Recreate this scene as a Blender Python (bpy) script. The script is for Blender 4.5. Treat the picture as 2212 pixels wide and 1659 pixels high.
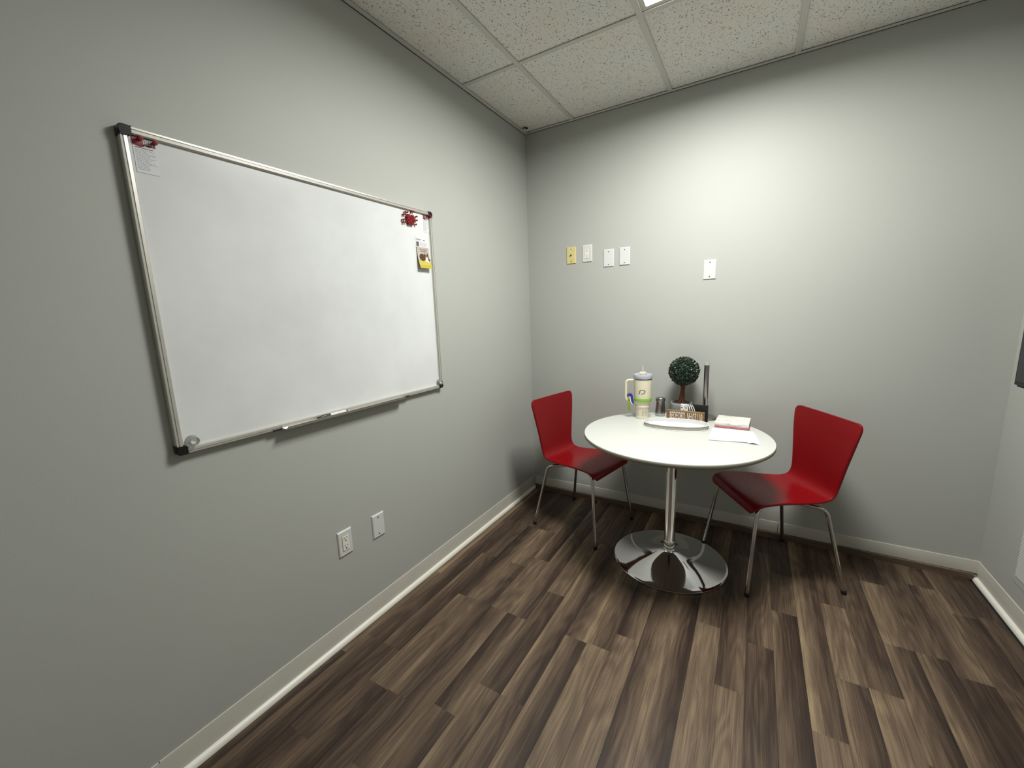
import bpy, bmesh, math, random
from mathutils import Vector, Matrix
random.seed(7)
PI = math.pi
for o in list(bpy.data.objects):
    bpy.data.objects.remove(o)
sc = bpy.context.scene
COL = sc.collection

# ------------------------------------------------------------ camera
cam_d = bpy.data.cameras.new('camera')
cam_d.sensor_width = 36.0
cam_d.lens = 872.76 / 2212 * 36.0
cam_d.clip_start = 0.01
cam = bpy.data.objects.new('camera', cam_d)
cam.location = (1.4725, -2.7418, 1.3925)
cam.rotation_euler = (1.4001, 0.0353, 0.5366)
COL.objects.link(cam)
sc.camera = cam
# ------------------------------------------------------------ world, exposure
w = bpy.data.worlds.new('world'); sc.world = w; w.use_nodes = True
w.node_tree.nodes['Background'].inputs[0].default_value = (0.55, 0.57, 0.6, 1)
w.node_tree.nodes['Background'].inputs[1].default_value = 0.0
sc.view_settings.view_transform = 'Standard'
sc.view_settings.look = 'None'
sc.view_settings.gamma = 1
sc.view_settings.use_curve_mapping = False
sc.view_settings.exposure = 0.46
LAMP_W, LAMP_SPREAD = 42.0, 171     # the ceiling troffer behind its prismatic diffuser
LAMP_COL = (1.0, .995, .945)

# room sizes
H = 2.6376; W = 2.4976; DEP = 3.35
TA = 0.3603; TB = 0.7333; T = 0.6096

# ------------------------------------------------------------ materials
def srgb(r, g, b):
    f = lambda c: (c/255/12.92) if c/255 <= .04045 else ((c/255+.055)/1.055)**2.4
    return (f(r), f(g), f(b), 1)
class NT:
    def __init__(s, name):
        s.m = bpy.data.materials.new(name); s.m.use_nodes = True
        s.t = s.m.node_tree; s.b = s.t.nodes['Principled BSDF']
    def n(s, typ, **kw):
        x = s.t.nodes.new(typ)
        for k, v in kw.items():
            if k.startswith('i_'):
                x.inputs[k[2:].replace('_', ' ')].default_value = v
            else: setattr(x, k, v)
        return x
    def l(s, a, b): s.t.links.new(a, b)
    def math(s, op, a, b=None, c=None):
        x = s.t.nodes.new('ShaderNodeMath'); x.operation = op
        for i, v in enumerate((a, b, c)):
            if v is None: continue
            if isinstance(v, (int, float)): x.inputs[i].default_value = v
            else: s.l(v, x.inputs[i])
        return x.outputs[0]
    def ramp(s, fac, stops):
        x = s.t.nodes.new('ShaderNodeValToRGB'); e = x.color_ramp.elements
        while len(e) < len(stops): e.new(0.5)
        for i, (p, c) in enumerate(stops):
            e[i].position = p; e[i].color = c
        s.l(fac, x.inputs[0]); return x.outputs[0]
    def noise(s, scale, detail=2, vec=None, rough=.5):
        x = s.t.nodes.new('ShaderNodeTexNoise'); x.inputs['Scale'].default_value = scale
        x.inputs['Detail'].default_value = detail; x.inputs['Roughness'].default_value = rough
        if vec is not None: s.l(vec, x.inputs['Vector'])
        return x.outputs[0]
    def bump(s, h, strength, dist=.001):
        x = s.t.nodes.new('ShaderNodeBump'); x.inputs['Strength'].default_value = strength
        x.inputs['Distance'].default_value = dist
        s.l(h, x.inputs['Height']); s.l(x.outputs[0], s.b.inputs['Normal'])
    def obj(s):
        return s.t.nodes.new('ShaderNodeTexCoord').outputs['Object']
def mat(name, col, rough=.5, metal=0., spec=.5, coat=0., trans=0., bump=None, var=None, ior=1.45):
    q = NT(name); b = q.b.inputs
    b['Base Color'].default_value = col if len(col) == 4 else (*col, 1)
    b['Roughness'].default_value = rough; b['Metallic'].default_value = metal
    b['Specular IOR Level'].default_value = spec; b['Coat Weight'].default_value = coat
    b['Transmission Weight'].default_value = trans; b['IOR'].default_value = ior
    if var or bump:
        v = q.obj()
    if var:   # (scale, amount): a mild mottling of the colour
        n = q.noise(var[0], 3, v); c = b['Base Color'].default_value[:]
        lo = tuple(x*(1-var[1]) for x in c[:3])+(1,); hi = tuple(min(1, x*(1+var[1])) for x in c[:3])+(1,)
        q.l(q.ramp(n, [(.3, lo), (.7, hi)]), b['Base Color'])
    if bump:  # (scale, strength, distance)
        q.bump(q.noise(bump[0], 3, v), bump[1], bump[2])
    return q.m

M = {}
M['wall'] = mat('grey_wall_paint', srgb(171, 173, 168), .55, spec=.35, bump=(260, .25, .0006), var=(2.2, .012))
M['toe'] = mat('quarter_round_lit_paint', srgb(226, 224, 214), .35, var=(9, .02))  # white-cream moulding, whitened further to carry the highlight on its upturned curve
M['base'] = mat('vinyl_base', srgb(192, 190, 180), .36, spec=.5, var=(9, .03), bump=(60, .1, .0005))  # vinyl greyed so the grazing light on its upright face is in the colour
M['joint'] = mat('joint_gap', srgb(70, 68, 62), .7)
M['tee'] = mat('ceiling_grid_metal', srgb(205, 203, 196), .45)
M['gap'] = mat('gap_and_shadow_dark', srgb(34, 33, 30), .9)  # real gaps, and the shadow line painted in at the wall angle
M['frame_alu'] = mat('brushed_aluminium', srgb(205, 203, 196), .34, metal=.65, var=(30, .04))
M['black'] = mat('black_plastic', srgb(12, 12, 16), .35)
M['blackm'] = mat('black_matt', srgb(16, 17, 18), .6)
M['chrome'] = mat('chrome', (.86, .87, .87, 1), .045, metal=1.)
M['chrome_leg'] = mat('chrome_leg', (.50, .49, .47, 1), .17, metal=1.)
M['steel'] = mat('brushed_steel', (.33, .32, .31, 1), .27, metal=1., bump=(90, .05, .0004))
M['red'] = mat('red_lacquer', srgb(122, 3, 11), .27, spec=.42, bump=(220, .06, .0004))
M['redpin'] = mat('red_pin_plastic', srgb(128, 6, 16), .22, coat=.3)
M['tabletop'] = mat('white_laminate', srgb(196, 198, 193), .3, spec=.4)
M['tabedge'] = mat('beige_edge_band', srgb(140, 137, 122), .6, spec=.3)
M['plate'] = mat('white_plate', srgb(203, 204, 203), .35)
M['ivory'] = mat('ivory_plate', srgb(208, 194, 136), .3)
M['receptacle'] = mat('receptacle', srgb(222, 220, 208), .3)
M['hole'] = mat('dark_slot', srgb(30, 27, 24), .6)
M['screwm'] = mat('screw_metal', srgb(92, 88, 80), .35, metal=.8)
M['screww'] = mat('painted_screw', srgb(205, 205, 200), .35)
M['clear'] = mat('clear_plastic', (.93, .95, .95, 1), .08, trans=.9)
M['paper'] = mat('white_paper', srgb(210, 212, 217), .7)
M['ink'] = mat('grey_ink', srgb(150, 146, 150), .8)
M['ink2'] = mat('dark_ink', srgb(66, 60, 58), .8)
M['maroon'] = mat('maroon_print', srgb(120, 22, 48), .6)
M['pinkstripe'] = mat('pink_print', srgb(190, 110, 130), .6)
M['greyprint'] = mat('grey_print', srgb(98, 84, 84), .6)
M['whiteprint'] = mat('white_print', srgb(235, 230, 230), .6)
M['cream'] = mat('cream_enamel', srgb(213, 207, 183), .4)
M['lid'] = mat('cloudy_lid', srgb(172, 174, 188), .3, trans=.1)
M['straw'] = mat('cloudy_straw', srgb(214, 214, 222), .25, trans=.3)
M['lime'] = mat('lime_silicone', srgb(124, 178, 62), .6)
M['olive'] = mat('green_ribbon', srgb(132, 152, 52), .6)
M['violet'] = mat('violet_ribbon', srgb(56, 40, 140), .4)
M['white'] = mat('white_gloss', srgb(216, 216, 213), .3)
M['emblem'] = mat('taupe_print', srgb(104, 94, 80), .5)
M['marks'] = mat('sage_print', srgb(160, 157, 132), .6)
M['glasspot'] = mat('shaker_glass', (.9, .93, .93, 1), .05, trans=.85)
M['salt'] = mat('salt', srgb(226, 226, 222), .8, bump=(600, .5, .001))
M['pot'] = mat('grey_pot', srgb(148, 150, 157), .6, var=(30, .04))
M['soil'] = mat('brown_soil', srgb(66, 38, 24), .95, bump=(300, 1., .004), var=(150, .4))
M['bark'] = mat('vine_bark', srgb(92, 58, 38), .8, var=(40, .45), bump=(120, .8, .003))
M['marble_pink'] = mat('pink_cover', srgb(182, 112, 120), .45, var=(60, .25))
M['page'] = mat('page_block', srgb(228, 224, 210), .8, var=(300, .05))
M['tray'] = mat('white_tray_enamel', srgb(218, 218, 218), .25)
M['lattice'] = mat('pierced_band', srgb(210, 208, 200), .4)
M['latback'] = mat('galvanised_band', srgb(172, 168, 156), .5)
M['tvface'] = mat('screen_glass', srgb(36, 38, 40), .25)
M['vent'] = mat('grille_paint', srgb(178, 180, 175), .45)
M['dogdark'] = mat('dog_dark', srgb(70, 46, 36), .7)
M['dogmid'] = mat('dog_tan', srgb(150, 108, 80), .7)
M['doglight'] = mat('dog_cream', srgb(236, 216, 186), .7)
M['dogback'] = mat('flyer_blush', srgb(178, 168, 157), .6)
M['yellow'] = mat('flyer_yellow', srgb(184, 173, 74), .6)
M['mustard'] = mat('flyer_mustard', srgb(176, 160, 50), .6)
M['gold'] = mat('flyer_gold', srgb(130, 108, 66), .6)
M['siren_w'] = mat('emblem_white', srgb(240, 240, 240), .5)
M['darkbug'] = mat('dark_debris', srgb(22, 20, 16), .9)
M['foot'] = mat('rubber_foot', srgb(16, 15, 15), .6)

def m_emit():
    q = NT('lit_diffuser'); b = q.b.inputs
    b['Base Color'].default_value = (.8, .8, .8, 1)
    b['Emission Color'].default_value = (1.0, .985, .93, 1)
    b['Emission Strength'].default_value = 3.0
    return q.m
M['emit'] = m_emit()

def m_board():
    q = NT('whiteboard_enamel'); v = q.obj()
    n = q.noise(3.2, 4, v, .6)
    q.l(q.ramp(n, [(.35, srgb(207, 210, 210)), (.65, srgb(216, 219, 219))]), q.b.inputs['Base Color'])
    q.b.inputs['Roughness'].default_value = .2
    q.b.inputs['Specular IOR Level'].default_value = .5
    return q.m
M['board'] = m_board()

def m_marble():
    q = NT('marble_cover'); v = q.obj()
    mp = q.n('ShaderNodeMapping'); mp.inputs['Scale'].default_value = (5, 14, 10); q.l(v, mp.inputs[0])
    n = q.noise(1.3, 5, mp.outputs[0], .6)
    a = q.math('ABSOLUTE', q.math('SUBTRACT', n, .5))
    q.l(q.ramp(a, [(0, srgb(160, 158, 150)), (.012, srgb(206, 204, 196)), (.05, srgb(222, 220, 212))]), q.b.inputs['Base Color'])
    q.b.inputs['Roughness'].default_value = .4
    return q.m
M['marble'] = m_marble()

def m_tile():
    q = NT('fissured_tile'); v = q.obj()
    n1 = q.noise(70, 2, v)
    mp = q.n('ShaderNodeMapping'); mp.inputs['Scale'].default_value = (1, .55, 1); q.l(v, mp.inputs[0])
    n2 = q.noise(150, 2, mp.outputs[0], .5)
    vo = q.n('ShaderNodeTexVoronoi'); vo.inputs['Scale'].default_value = 165; q.l(mp.outputs[0], vo.inputs['Vector'])
    hole = q.math('ADD', q.math('MULTIPLY', vo.outputs['Distance'], 1.), q.math('MULTIPLY', n1, .62))
    pit = q.ramp(hole, [(.40, (.0, .0, .0, 1)), (.49, (1, 1, 1, 1))])
    fis = q.ramp(n2, [(.30, (0, 0, 0, 1)), (.38, (1, 1, 1, 1))])
    mn = q.math('MINIMUM', pit, fis)
    big = q.noise(5, 2, v)
    base = q.ramp(big, [(.35, srgb(232, 228, 219)), (.65, srgb(229, 229, 224))])
    mx = q.n('ShaderNodeMix', data_type='RGBA'); q.l(mn, mx.inputs[0])
    mx.inputs[6].default_value = srgb(150, 146, 134); q.l(base, mx.inputs[7])
    q.l(mx.outputs[2], q.b.inputs['Base Color'])
    q.b.inputs['Roughness'].default_value = .9
    q.bump(q.math('ADD', mn, q.math('MULTIPLY', q.noise(300, 2, v), .5)), .8, .0018)
    return q.m
M['tile'] = m_tile()

def m_floor():
    q = NT('wood_look_plank'); v = q.obj()
    at = q.n('ShaderNodeAttribute', attribute_name='plank')
    sp = q.n('ShaderNodeSeparateColor'); q.l(at.outputs['Color'], sp.inputs[0])
    tone, seed, grad = sp.outputs[0], sp.outputs[1], sp.outputs[2]
    uv = q.n('ShaderNodeUVMap', uv_map='UVMap'); su = q.n('ShaderNodeSeparateXYZ'); q.l(uv.outputs[0], su.inputs[0])
    u = su.outputs[0]
    sx = q.n('ShaderNodeSeparateXYZ'); q.l(v, sx.inputs[0])
    def coord(ax, ay, so):
        c = q.n('ShaderNodeCombineXYZ')
        q.l(q.math('MULTIPLY_ADD', sx.outputs[0], ax, q.math('MULTIPLY', seed, so)), c.inputs[0])
        q.l(q.math('MULTIPLY_ADD', sx.outputs[1], ay, q.math('MULTIPLY', seed, so*1.7)), c.inputs[1])
        q.l(q.math('MULTIPLY', seed, 31.), c.inputs[2])
        return c.outputs[0]
    big = q.noise(1., 2, coord(7, 1.1, 55.), .5)            # broad streaks, cathedral contours
    rings = q.math('SINE', q.math('MULTIPLY', big, 75.))
    med = q.noise(1., 3, coord(70, 1.5, 21.), .6)
    fine = q.noise(1., 3, coord(460, 7, 13.), .65)
    patch = q.noise(1., 2, coord(13, 1.6, 91.), .5)
    t = q.math('MULTIPLY_ADD', q.math('SUBTRACT', med, .5), .42, q.math('ADD', tone, .035))
    t = q.math('MULTIPLY_ADD', q.math('SUBTRACT', fine, .5), .68, t)
    t = q.math('MULTIPLY_ADD', rings, .05, t)
    t = q.math('MULTIPLY_ADD', q.math('SUBTRACT', patch, .5), .30, t)
    g = q.math('MULTIPLY', q.math('SUBTRACT', u, .5), q.math('SUBTRACT', grad, .5))
    t = q.math('MULTIPLY_ADD', g, 1.15, t)
    col = q.ramp(t, [(.0, srgb(28, 21, 16)), (.30, srgb(59, 46, 38)), (.58, srgb(96, 80, 65)), (.85, srgb(136, 118, 94)), (1., srgb(160, 142, 112))])
    edge = q.math('MINIMUM', u, q.math('SUBTRACT', 1., u))
    em = q.ramp(edge, [(0., (.55, .55, .55, 1)), (.022, (1, 1, 1, 1))])
    mx = q.n('ShaderNodeMix', data_type='RGBA', blend_type='MULTIPLY'); mx.inputs[0].default_value = 1
    q.l(col, mx.inputs[6]); q.l(em, mx.inputs[7]); q.l(mx.outputs[2], q.b.inputs['Base Color'])
    q.l(q.ramp(fine, [(.3, (.52, .52, .52, 1)), (.7, (.40, .40, .40, 1))]), q.b.inputs['Roughness'])
    q.b.inputs['Specular IOR Level'].default_value = .3
    q.bump(q.math('ADD', fine, q.math('MULTIPLY', edge, 2.)), .25, .0006)
    return q.m
M['floor'] = m_floor()
def m_shoe():
    q = NT('wood_look_strip'); v = q.obj()
    mp = q.n('ShaderNodeMapping'); mp.inputs['Scale'].default_value = (5, 120, 200); q.l(v, mp.inputs[0])
    q.l(q.ramp(q.noise(1., 4, mp.outputs[0]), [(.3, srgb(58, 46, 37)), (.7, srgb(104, 87, 70))]), q.b.inputs['Base Color'])
    q.b.inputs['Roughness'].default_value = .5
    return q.m
M['shoe'] = m_shoe()
def m_signwood():
    q = NT('stained_sign_wood'); v = q.obj()
    mp = q.n('ShaderNodeMapping'); mp.inputs['Scale'].default_value = (12, 90, 150); q.l(v, mp.inputs[0])
    q.l(q.ramp(q.noise(1., 4, mp.outputs[0]), [(.3, srgb(104, 76, 38)), (.7, srgb(144, 110, 62))]), q.b.inputs['Base Color'])
    q.b.inputs['Roughness'].default_value = .5
    return q.m
M['signwood'] = m_signwood()
def m_leaf():
    q = NT('leaf_green'); at = q.n('ShaderNodeAttribute', attribute_name='leafc')
    q.l(q.ramp(at.outputs['Fac'], [(0, srgb(10, 26, 15)), (.6, srgb(22, 48, 27)), (1, srgb(60, 92, 52))]), q.b.inputs['Base Color'])
    q.b.inputs['Roughness'].default_value = .4
    return q.m
M['leaf'] = m_leaf()

# ------------------------------------------------------------ mesh helpers
def link(name, me, m, parent=None):
    o = bpy.data.objects.new(name, me); COL.objects.link(o)
    ms = m if isinstance(m, (list, tuple)) else [m]
    for x in ms: me.materials.append(M[x])
    if parent is not None: o.parent = parent
    return o
def fin(name, bm, m, parent=None, smooth=False, loc=None, rotz=None):
    bmesh.ops.recalc_face_normals(bm, faces=bm.faces)
    me = bpy.data.meshes.new(name); bm.to_mesh(me); bm.free()
    if smooth:
        for p in me.polygons: p.use_smooth = True
        try: me.set_sharp_from_angle(angle=math.radians(smooth if smooth is not True else 35))
        except Exception: pass
    o = link(name, me, m, parent)
    if loc is not None: o.location = loc
    if rotz is not None: o.rotation_euler[2] = rotz
    return o
def empty(name, loc=(0, 0, 0), rz=0):
    o = bpy.data.objects.new(name, None); COL.objects.link(o); o.location = loc; o.rotation_euler[2] = rz
    o.empty_display_size = .05
    return o
def tag(o, label, cat, group=None):
    o['label'] = label; o['category'] = cat
    if group: o['group'] = group
    return o
def struct(o): o['kind'] = 'structure'; return o
def box(bm, x0, x1, y0, y1, z0, z1, bev=0, seg=2, mi=0, mat4=None):
    r = bmesh.ops.create_cube(bm, size=1)
    vs = r['verts']
    for v in vs:
        v.co = Vector(((x0+x1)/2+v.co.x*(x1-x0), (y0+y1)/2+v.co.y*(y1-y0), (z0+z1)/2+v.co.z*(z1-z0)))
    fs = set(f for v in vs for f in v.link_faces)
    for f in fs: f.material_index = mi
    if bev:
        es = list(set(e for v in vs for e in v.link_edges))
        r2 = bmesh.ops.bevel(bm, geom=es, offset=bev, segments=seg, affect='EDGES', profile=.5)
        for f in r2['faces']: f.material_index = mi
        vs = list(set(v for f in r2['faces'] for v in f.verts) | set(v for v in vs if v.is_valid))
    if mat4 is not None:
        bmesh.ops.transform(bm, matrix=mat4, verts=[v for v in vs if v.is_valid])
    return vs
def lathe(bm, prof, n=48, c=(0, 0, 0), mi=0, cap=True, axis=None):
    """prof: (r, z) from bottom to top"""
    rings = []
    A = axis if axis is not None else Matrix.Identity(4)
    for r, z in prof:
        if r < 1e-6:
            rings.append([bm.verts.new(A @ Vector((0, 0, z)) + Vector(c))])
        else:
            rings.append([bm.verts.new(A @ Vector((r*math.cos(2*PI*i/n), r*math.sin(2*PI*i/n), z)) + Vector(c)) for i in range(n)])
    for a, b in zip(rings, rings[1:]):
        for i in range(n):
            j = (i+1) % n
            if len(a) == 1 and len(b) == 1: continue
            if len(a) == 1: f = bm.faces.new((a[0], b[j], b[i]))
            elif len(b) == 1: f = bm.faces.new((a[i], a[j], b[0]))
            else: f = bm.faces.new((a[i], a[j], b[j], b[i]))
            f.material_index = mi
    if cap:
        for rr in (rings[0], rings[-1]):
            if len(rr) > 2:
                f = bm.faces.new(rr); f.material_index = mi
def smoothpath(pts, sub=8):
    P = [Vector(p) for p in pts]; out = []
    for i in range(len(P)-1):
        p0 = P[max(i-1, 0)]; p1 = P[i]; p2 = P[i+1]; p3 = P[min(i+2, len(P)-1)]
        for k in range(sub):
            t = k/sub
            out.append(.5*((2*p1)+(-p0+p2)*t+(2*p0-5*p1+4*p2-p3)*t*t+(-p0+3*p1-3*p2+p3)*t**3))
    out.append(P[-1]); return out
def fillet(pts, r, n=7):
    P = [Vector(p) for p in pts]; out = [P[0]]
    for i in range(1, len(P)-1):
        a = (P[i-1]-P[i]); b = (P[i+1]-P[i]); la, lb = a.length, b.length
        a.normalize(); b.normalize()
        d = min(r, la*.45, lb*.45)
        s = P[i]+a*d; e = P[i]+b*d
        for k in range(n+1):
            t = k/n
            out.append(s*(1-t)**2+P[i]*2*t*(1-t)+e*t*t)
    out.append(P[-1]); return out
def tube(bm, path, r, n=14, mi=0, cap=True, flat=None):
    """r a number or a list; flat=(a,b) scales the section"""
    path = [Vector(p) for p in path]; rings = []
    t0 = (path[1]-path[0]).normalized()
    up = Vector((0, 0, 1)) if abs(t0.z) < .9 else Vector((0, 1, 0))
    nn = (up-t0*up.dot(t0)).normalized()
    for i, p in enumerate(path):
        t = (path[min(i+1, len(path)-1)]-path[max(i-1, 0)]).normalized()
        nn = (nn-t*nn.dot(t)).normalized(); bb = t.cross(nn)
        rr = r[i] if isinstance(r, (list, tuple)) else r
        fa, fb = flat if flat else (1, 1)
        rings.append([bm.verts.new(p+nn*math.cos(2*PI*k/n)*rr*fa+bb*math.sin(2*PI*k/n)*rr*fb) for k in range(n)])
    for a, b in zip(rings, rings[1:]):
        for i in range(n):
            j = (i+1) % n
            f = bm.faces.new((a[i], a[j], b[j], b[i])); f.material_index = mi
    if cap:
        for q in (rings[0], rings[-1]):
            f = bm.faces.new(q); f.material_index = mi
def prism(bm, poly, fn, d, mi=0):
    """poly 2-D outline; fn(u,v,w) -> point; extruded from w=0 to w=d"""
    a = [bm.verts.new(fn(u, v, 0)) for u, v in poly]; b = [bm.verts.new(fn(u, v, d)) for u, v in poly]
    fs = [bm.faces.new(a), bm.faces.new(b)]
    n = len(poly)
    for i in range(n): fs.append(bm.faces.new((a[i], a[(i+1) % n], b[(i+1) % n], b[i])))
    for f in fs: f.material_index = mi
def ext_profile(bm, prof, p0, p1, out, mi=0):
    """prof (d, z): d metres out from the wall; swept p0->p1"""
    p0, p1, out = Vector(p0), Vector(p1), Vector(out)
    a = [bm.verts.new(p0+out*d+Vector((0, 0, z))) for d, z in prof]
    b = [bm.verts.new(p1+out*d+Vector((0, 0, z))) for d, z in prof]
    n = len(prof)
    for i in range(n):
        bm.faces.new((a[i], a[(i+1) % n], b[(i+1) % n], b[i])).material_index = mi
    bm.faces.new(a); bm.faces.new(b)
def text_obj(name, body, size, ext, m, parent, mat4, sx=1., align='CENTER', fit=None):
    cu = bpy.data.curves.new(name, 'FONT'); cu.body = body; cu.size = size; cu.extrude = ext
    cu.align_x = align; cu.align_y = 'CENTER'; cu.resolution_u = 3
    t = bpy.data.objects.new(name, cu); COL.objects.link(t)
    bpy.context.view_layer.update()
    me = bpy.data.meshes.new_from_object(t.evaluated_get(bpy.context.evaluated_depsgraph_get()))
    bpy.data.objects.remove(t)
    if fit:
        wd = max(v.co.x for v in me.vertices)-min(v.co.x for v in me.vertices); sx = fit/wd
    for v in me.vertices: v.co = mat4 @ Vector((v.co.x*sx, v.co.y, v.co.z))
    me.materials.clear()
    return link(name, me, m, parent)
def clone(o, parent=None):
    c = o.copy(); COL.objects.link(c)
    if parent is not None: c.parent = parent
    for ch in list(o.children): clone(ch, c)
    return c

# ============================================================ ROOM SHELL
FR = -DEP
t_ = .12
def slab(name, b, m):
    bm = bmesh.new(); box(bm, *b); return struct(fin(name, bm, m))
slab('wall_left', (-t_, 0, FR-t_, t_, -.1, H+.2), 'wall')
slab('wall_back', (0, W, 0, t_, -.1, H+.2), 'wall')
slab('wall_right', (W, W+t_, FR-t_, t_, -.1, H+.2), 'wall')
slab('wall_front', (0, W, FR-t_, FR, -.1, H+.2), 'wall')

# floor: vinyl strips, each strip length a face with its own tone
def build_floor():
    P0, PW = .0555, .0973
    J = {-1: [-1.23], 0: [-.55, -1.725], 1: [-.965, -1.722, -2.14], 2: [-.567, -1.315, -1.877],
         3: [-.567, -.965, -1.872], 4: [-.30, -.865, -1.312], 5: [-.58, -1.312, -1.831], 6: [-.25, -1.088, -1.683],
         7: [-.55, -1.682], 8: [-.42, -1.306], 9: [-.62, -1.301, -1.845], 10: [-.32, -1.194, -1.92],
         11: [-.35, -2.3], 12: [-.35, -2.3], 13: [-.35, -.95, -1.75], 14: [-.30, -1.258], 15: [-.22, -.979], 16: [-.40, -.716, -1.62],
         17: [-.32, -1.291], 18: [-.555, -1.012], 19: [-.272, -1.009], 20: [-.27, -.72], 21: [-.719, -1.45], 22: [-.20, -.793],
         23: [-.37, -1.08], 24: [-.345, -1.3]}
    TONE = TONES
    bm = bmesh.new(); uvl = bm.loops.layers.uv.new('UVMap'); cl = bm.loops.layers.float_color.new('plank')
    rnd = random.Random(11)
    for k in range(-1, 25):
        x0 = max(0, P0+PW*k) if k >= 0 else 0.; x1 = min(W-.0305, P0+PW*(k+1))
        if x1-x0 < .004: continue
        ys = sorted(J.get(k, []), reverse=True)
        y = ys[-1] if ys else 0
        while y > FR: y -= rnd.uniform(.45, .8); ys.append(max(y, FR))
        y0 = 0.
        for i, y1 in enumerate(ys):
            if y1 < FR: y1 = FR
            if y0-y1 < 1e-4: continue
            tn = rnd.choice([.30, .36, .42, .48, .56]); gr = rnd.choice([.05, .15, .3, .5, .85])
            if (k, i) in TONE: tn, gr = TONE[(k, i)]
            vs = [bm.verts.new(c) for c in ((x0, y1, 0), (x1, y1, 0), (x1, y0, 0), (x0, y0, 0))]
            f = bm.faces.new(vs); sd = rnd.random()
            for lp, uv in zip(f.loops, ((0, 0), (1, 0), (1, 1), (0, 1))):
                lp[uvl].uv = uv; lp[cl] = (tn, sd, gr, 1)
            y0 = y1
    # open expansion gap along the right wall
    g0, g1 = W-.0305, W
    for cs in (((g0, FR, 0), (g0, FR, -.009), (g0, 0, -.009), (g0, 0, 0)), ((g0, FR, -.009), (g1, FR, -.009), (g1, 0, -.009), (g0, 0, -.009))):
        bm.faces.new([bm.verts.new(c) for c in cs]).material_index = 1
    # slab below
    vs = [bm.verts.new(c) for c in ((0, FR, -.1), (W, FR, -.1), (W, 0, -.1), (0, 0, -.1))]
    bm.faces.new(vs)
    for a, b in (((0, FR), (W, FR)), ((W, FR), (W, 0)), ((W, 0), (0, 0)), ((0, 0), (0, FR))):
        bm.faces.new([bm.verts.new(c) for c in ((a[0], a[1], -.1), (b[0], b[1], -.1), (b[0], b[1], 0), (a[0], a[1], 0))])
    me = bpy.data.meshes.new('floor'); bm.to_mesh(me); bm.free()
    struct(link('floor', me, ['floor', 'gap']))
TONES = {(0, 0): (.34, .3), (0, 1): (.34, .3), (0, 2): (.36, .2), (1, 0): (.36, .6), (1, 1): (.38, .2), (1, 2): (.34, .5), (2, 1): (.34, .95), (2, 2): (.52, .4), (2, 3): (.34, .2),
         (3, 1): (.50, .3), (3, 2): (.42, .2), (3, 3): (.36, .6), (4, 2): (.50, .5), (4, 3): (.44, .8), (5, 1): (.40, .2), (5, 2): (.36, .95), (5, 3): (.38, .2),
         (6, 1): (.54, .4), (6, 2): (.30, .3), (6, 3): (.46, .2), (7, 1): (.43, .0), (7, 2): (.42, .2), (8, 1): (.50, .9), (8, 2): (.42, .05),
         (9, 1): (.46, .2), (9, 2): (.56, .4), (9, 3): (.50, .4), (10, 1): (.38, .98), (10, 2): (.56, .65), (10, 3): (.50, .5), (11, 0): (.38, .85), (11, 1): (.42, .85), (12, 0): (.38, .05), (12, 1): (.40, .05),
         (13, 1): (.50, .3), (13, 2): (.60, .5), (13, 3): (.60, .5), (14, 1): (.40, .7), (14, 2): (.56, .5), (15, 1): (.42, .85), (15, 2): (.34, .4),
         (16, 1): (.46, .6), (16, 2): (.34, .05), (16, 3): (.38, .2), (17, 0): (.48, .05), (17, 1): (.50, .05), (17, 2): (.58, .4), (18, 0): (.40, .5), (18, 1): (.58, .5), (18, 2): (.42, .1),
         (19, 0): (.46, .2), (19, 1): (.36, .4), (19, 2): (.60, .4), (20, 0): (.30, .3), (20, 1): (.56, .4), (20, 2): (.40, .05), (21, 0): (.42, .5), (21, 1): (.40, .05), (21, 2): (.4, .3),
         (22, 0): (.44, .2), (22, 1): (.46, .8), (22, 2): (.24, .5), (23, 0): (.40, .2), (23, 1): (.34, .2), (24, 0): (.28, .4), (24, 1): (.28, .4)}
build_floor()

# base trim -------------------------------------------------
cove = [(0, .099), (.0035, .0985), (.004, .096), (.004, .0), (0, 0)]
qround = [(.0042, 0), (.0042, .0205), (.0085, .0200), (.0125, .0182), (.0160, .0148), (.0185, .0105), (.0198, .0055), (.0200, 0)]
flat = [(0, .1), (.0045, .0995), (.005, .097), (.005, .037), (.0045, .0345), (0, .034)]
def baseboard(name, prof, p0, p1, out, joints):
    bm = bmesh.new(); ext_profile(bm, prof, p0, p1, out)
    o = fin(name, bm, 'base', smooth=50); struct(o)
    for j in joints:      # thin butt joints between lengths
        bm = bmesh.new(); d = (Vector(p1)-Vector(p0)).normalized()*.0012
        pr = [(a+.0004 if a > 0 else a, z) for a, z in prof if z > .02]
        pr = pr+[(0, pr[-1][1])]
        ext_profile(bm, pr, Vector(j)-d, Vector(j)+d, out)
        fin('joint', bm, 'joint', o)
    return o
baseboard('baseboard_left', cove, (0, 0, 0), (0, FR, 0), (1, 0, 0), [(0, -1.2236, 0), (0, -2.4437, 0)])
baseboard('baseboard_back', flat, (0, 0, 0), (W, 0, 0), (0, -1, 0), [(1.658, 0, 0), (.006, 0, 0)])
baseboard('baseboard_right', cove, (W, -.0185, 0), (W, FR, 0), (-1, 0, 0), [])
for n_, p0_, p1_, o_ in (('trim_3', (0, -.004, 0), (0, FR, 0), (1, 0, 0)), ('trim_4', (W, -.0195, 0), (W, FR, 0), (-1, 0, 0))):
    bm = bmesh.new(); ext_profile(bm, qround, p0_, p1_, o_); struct(fin(n_, bm, 'toe', smooth=40))
bm = bmesh.new(); ext_profile(bm, [(0, .1), (.0035, .0995), (.004, .096), (.004, .034), (0, .03)], (W, 0, 0), (W, -.0185, 0), (-1, 0, 0))
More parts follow.
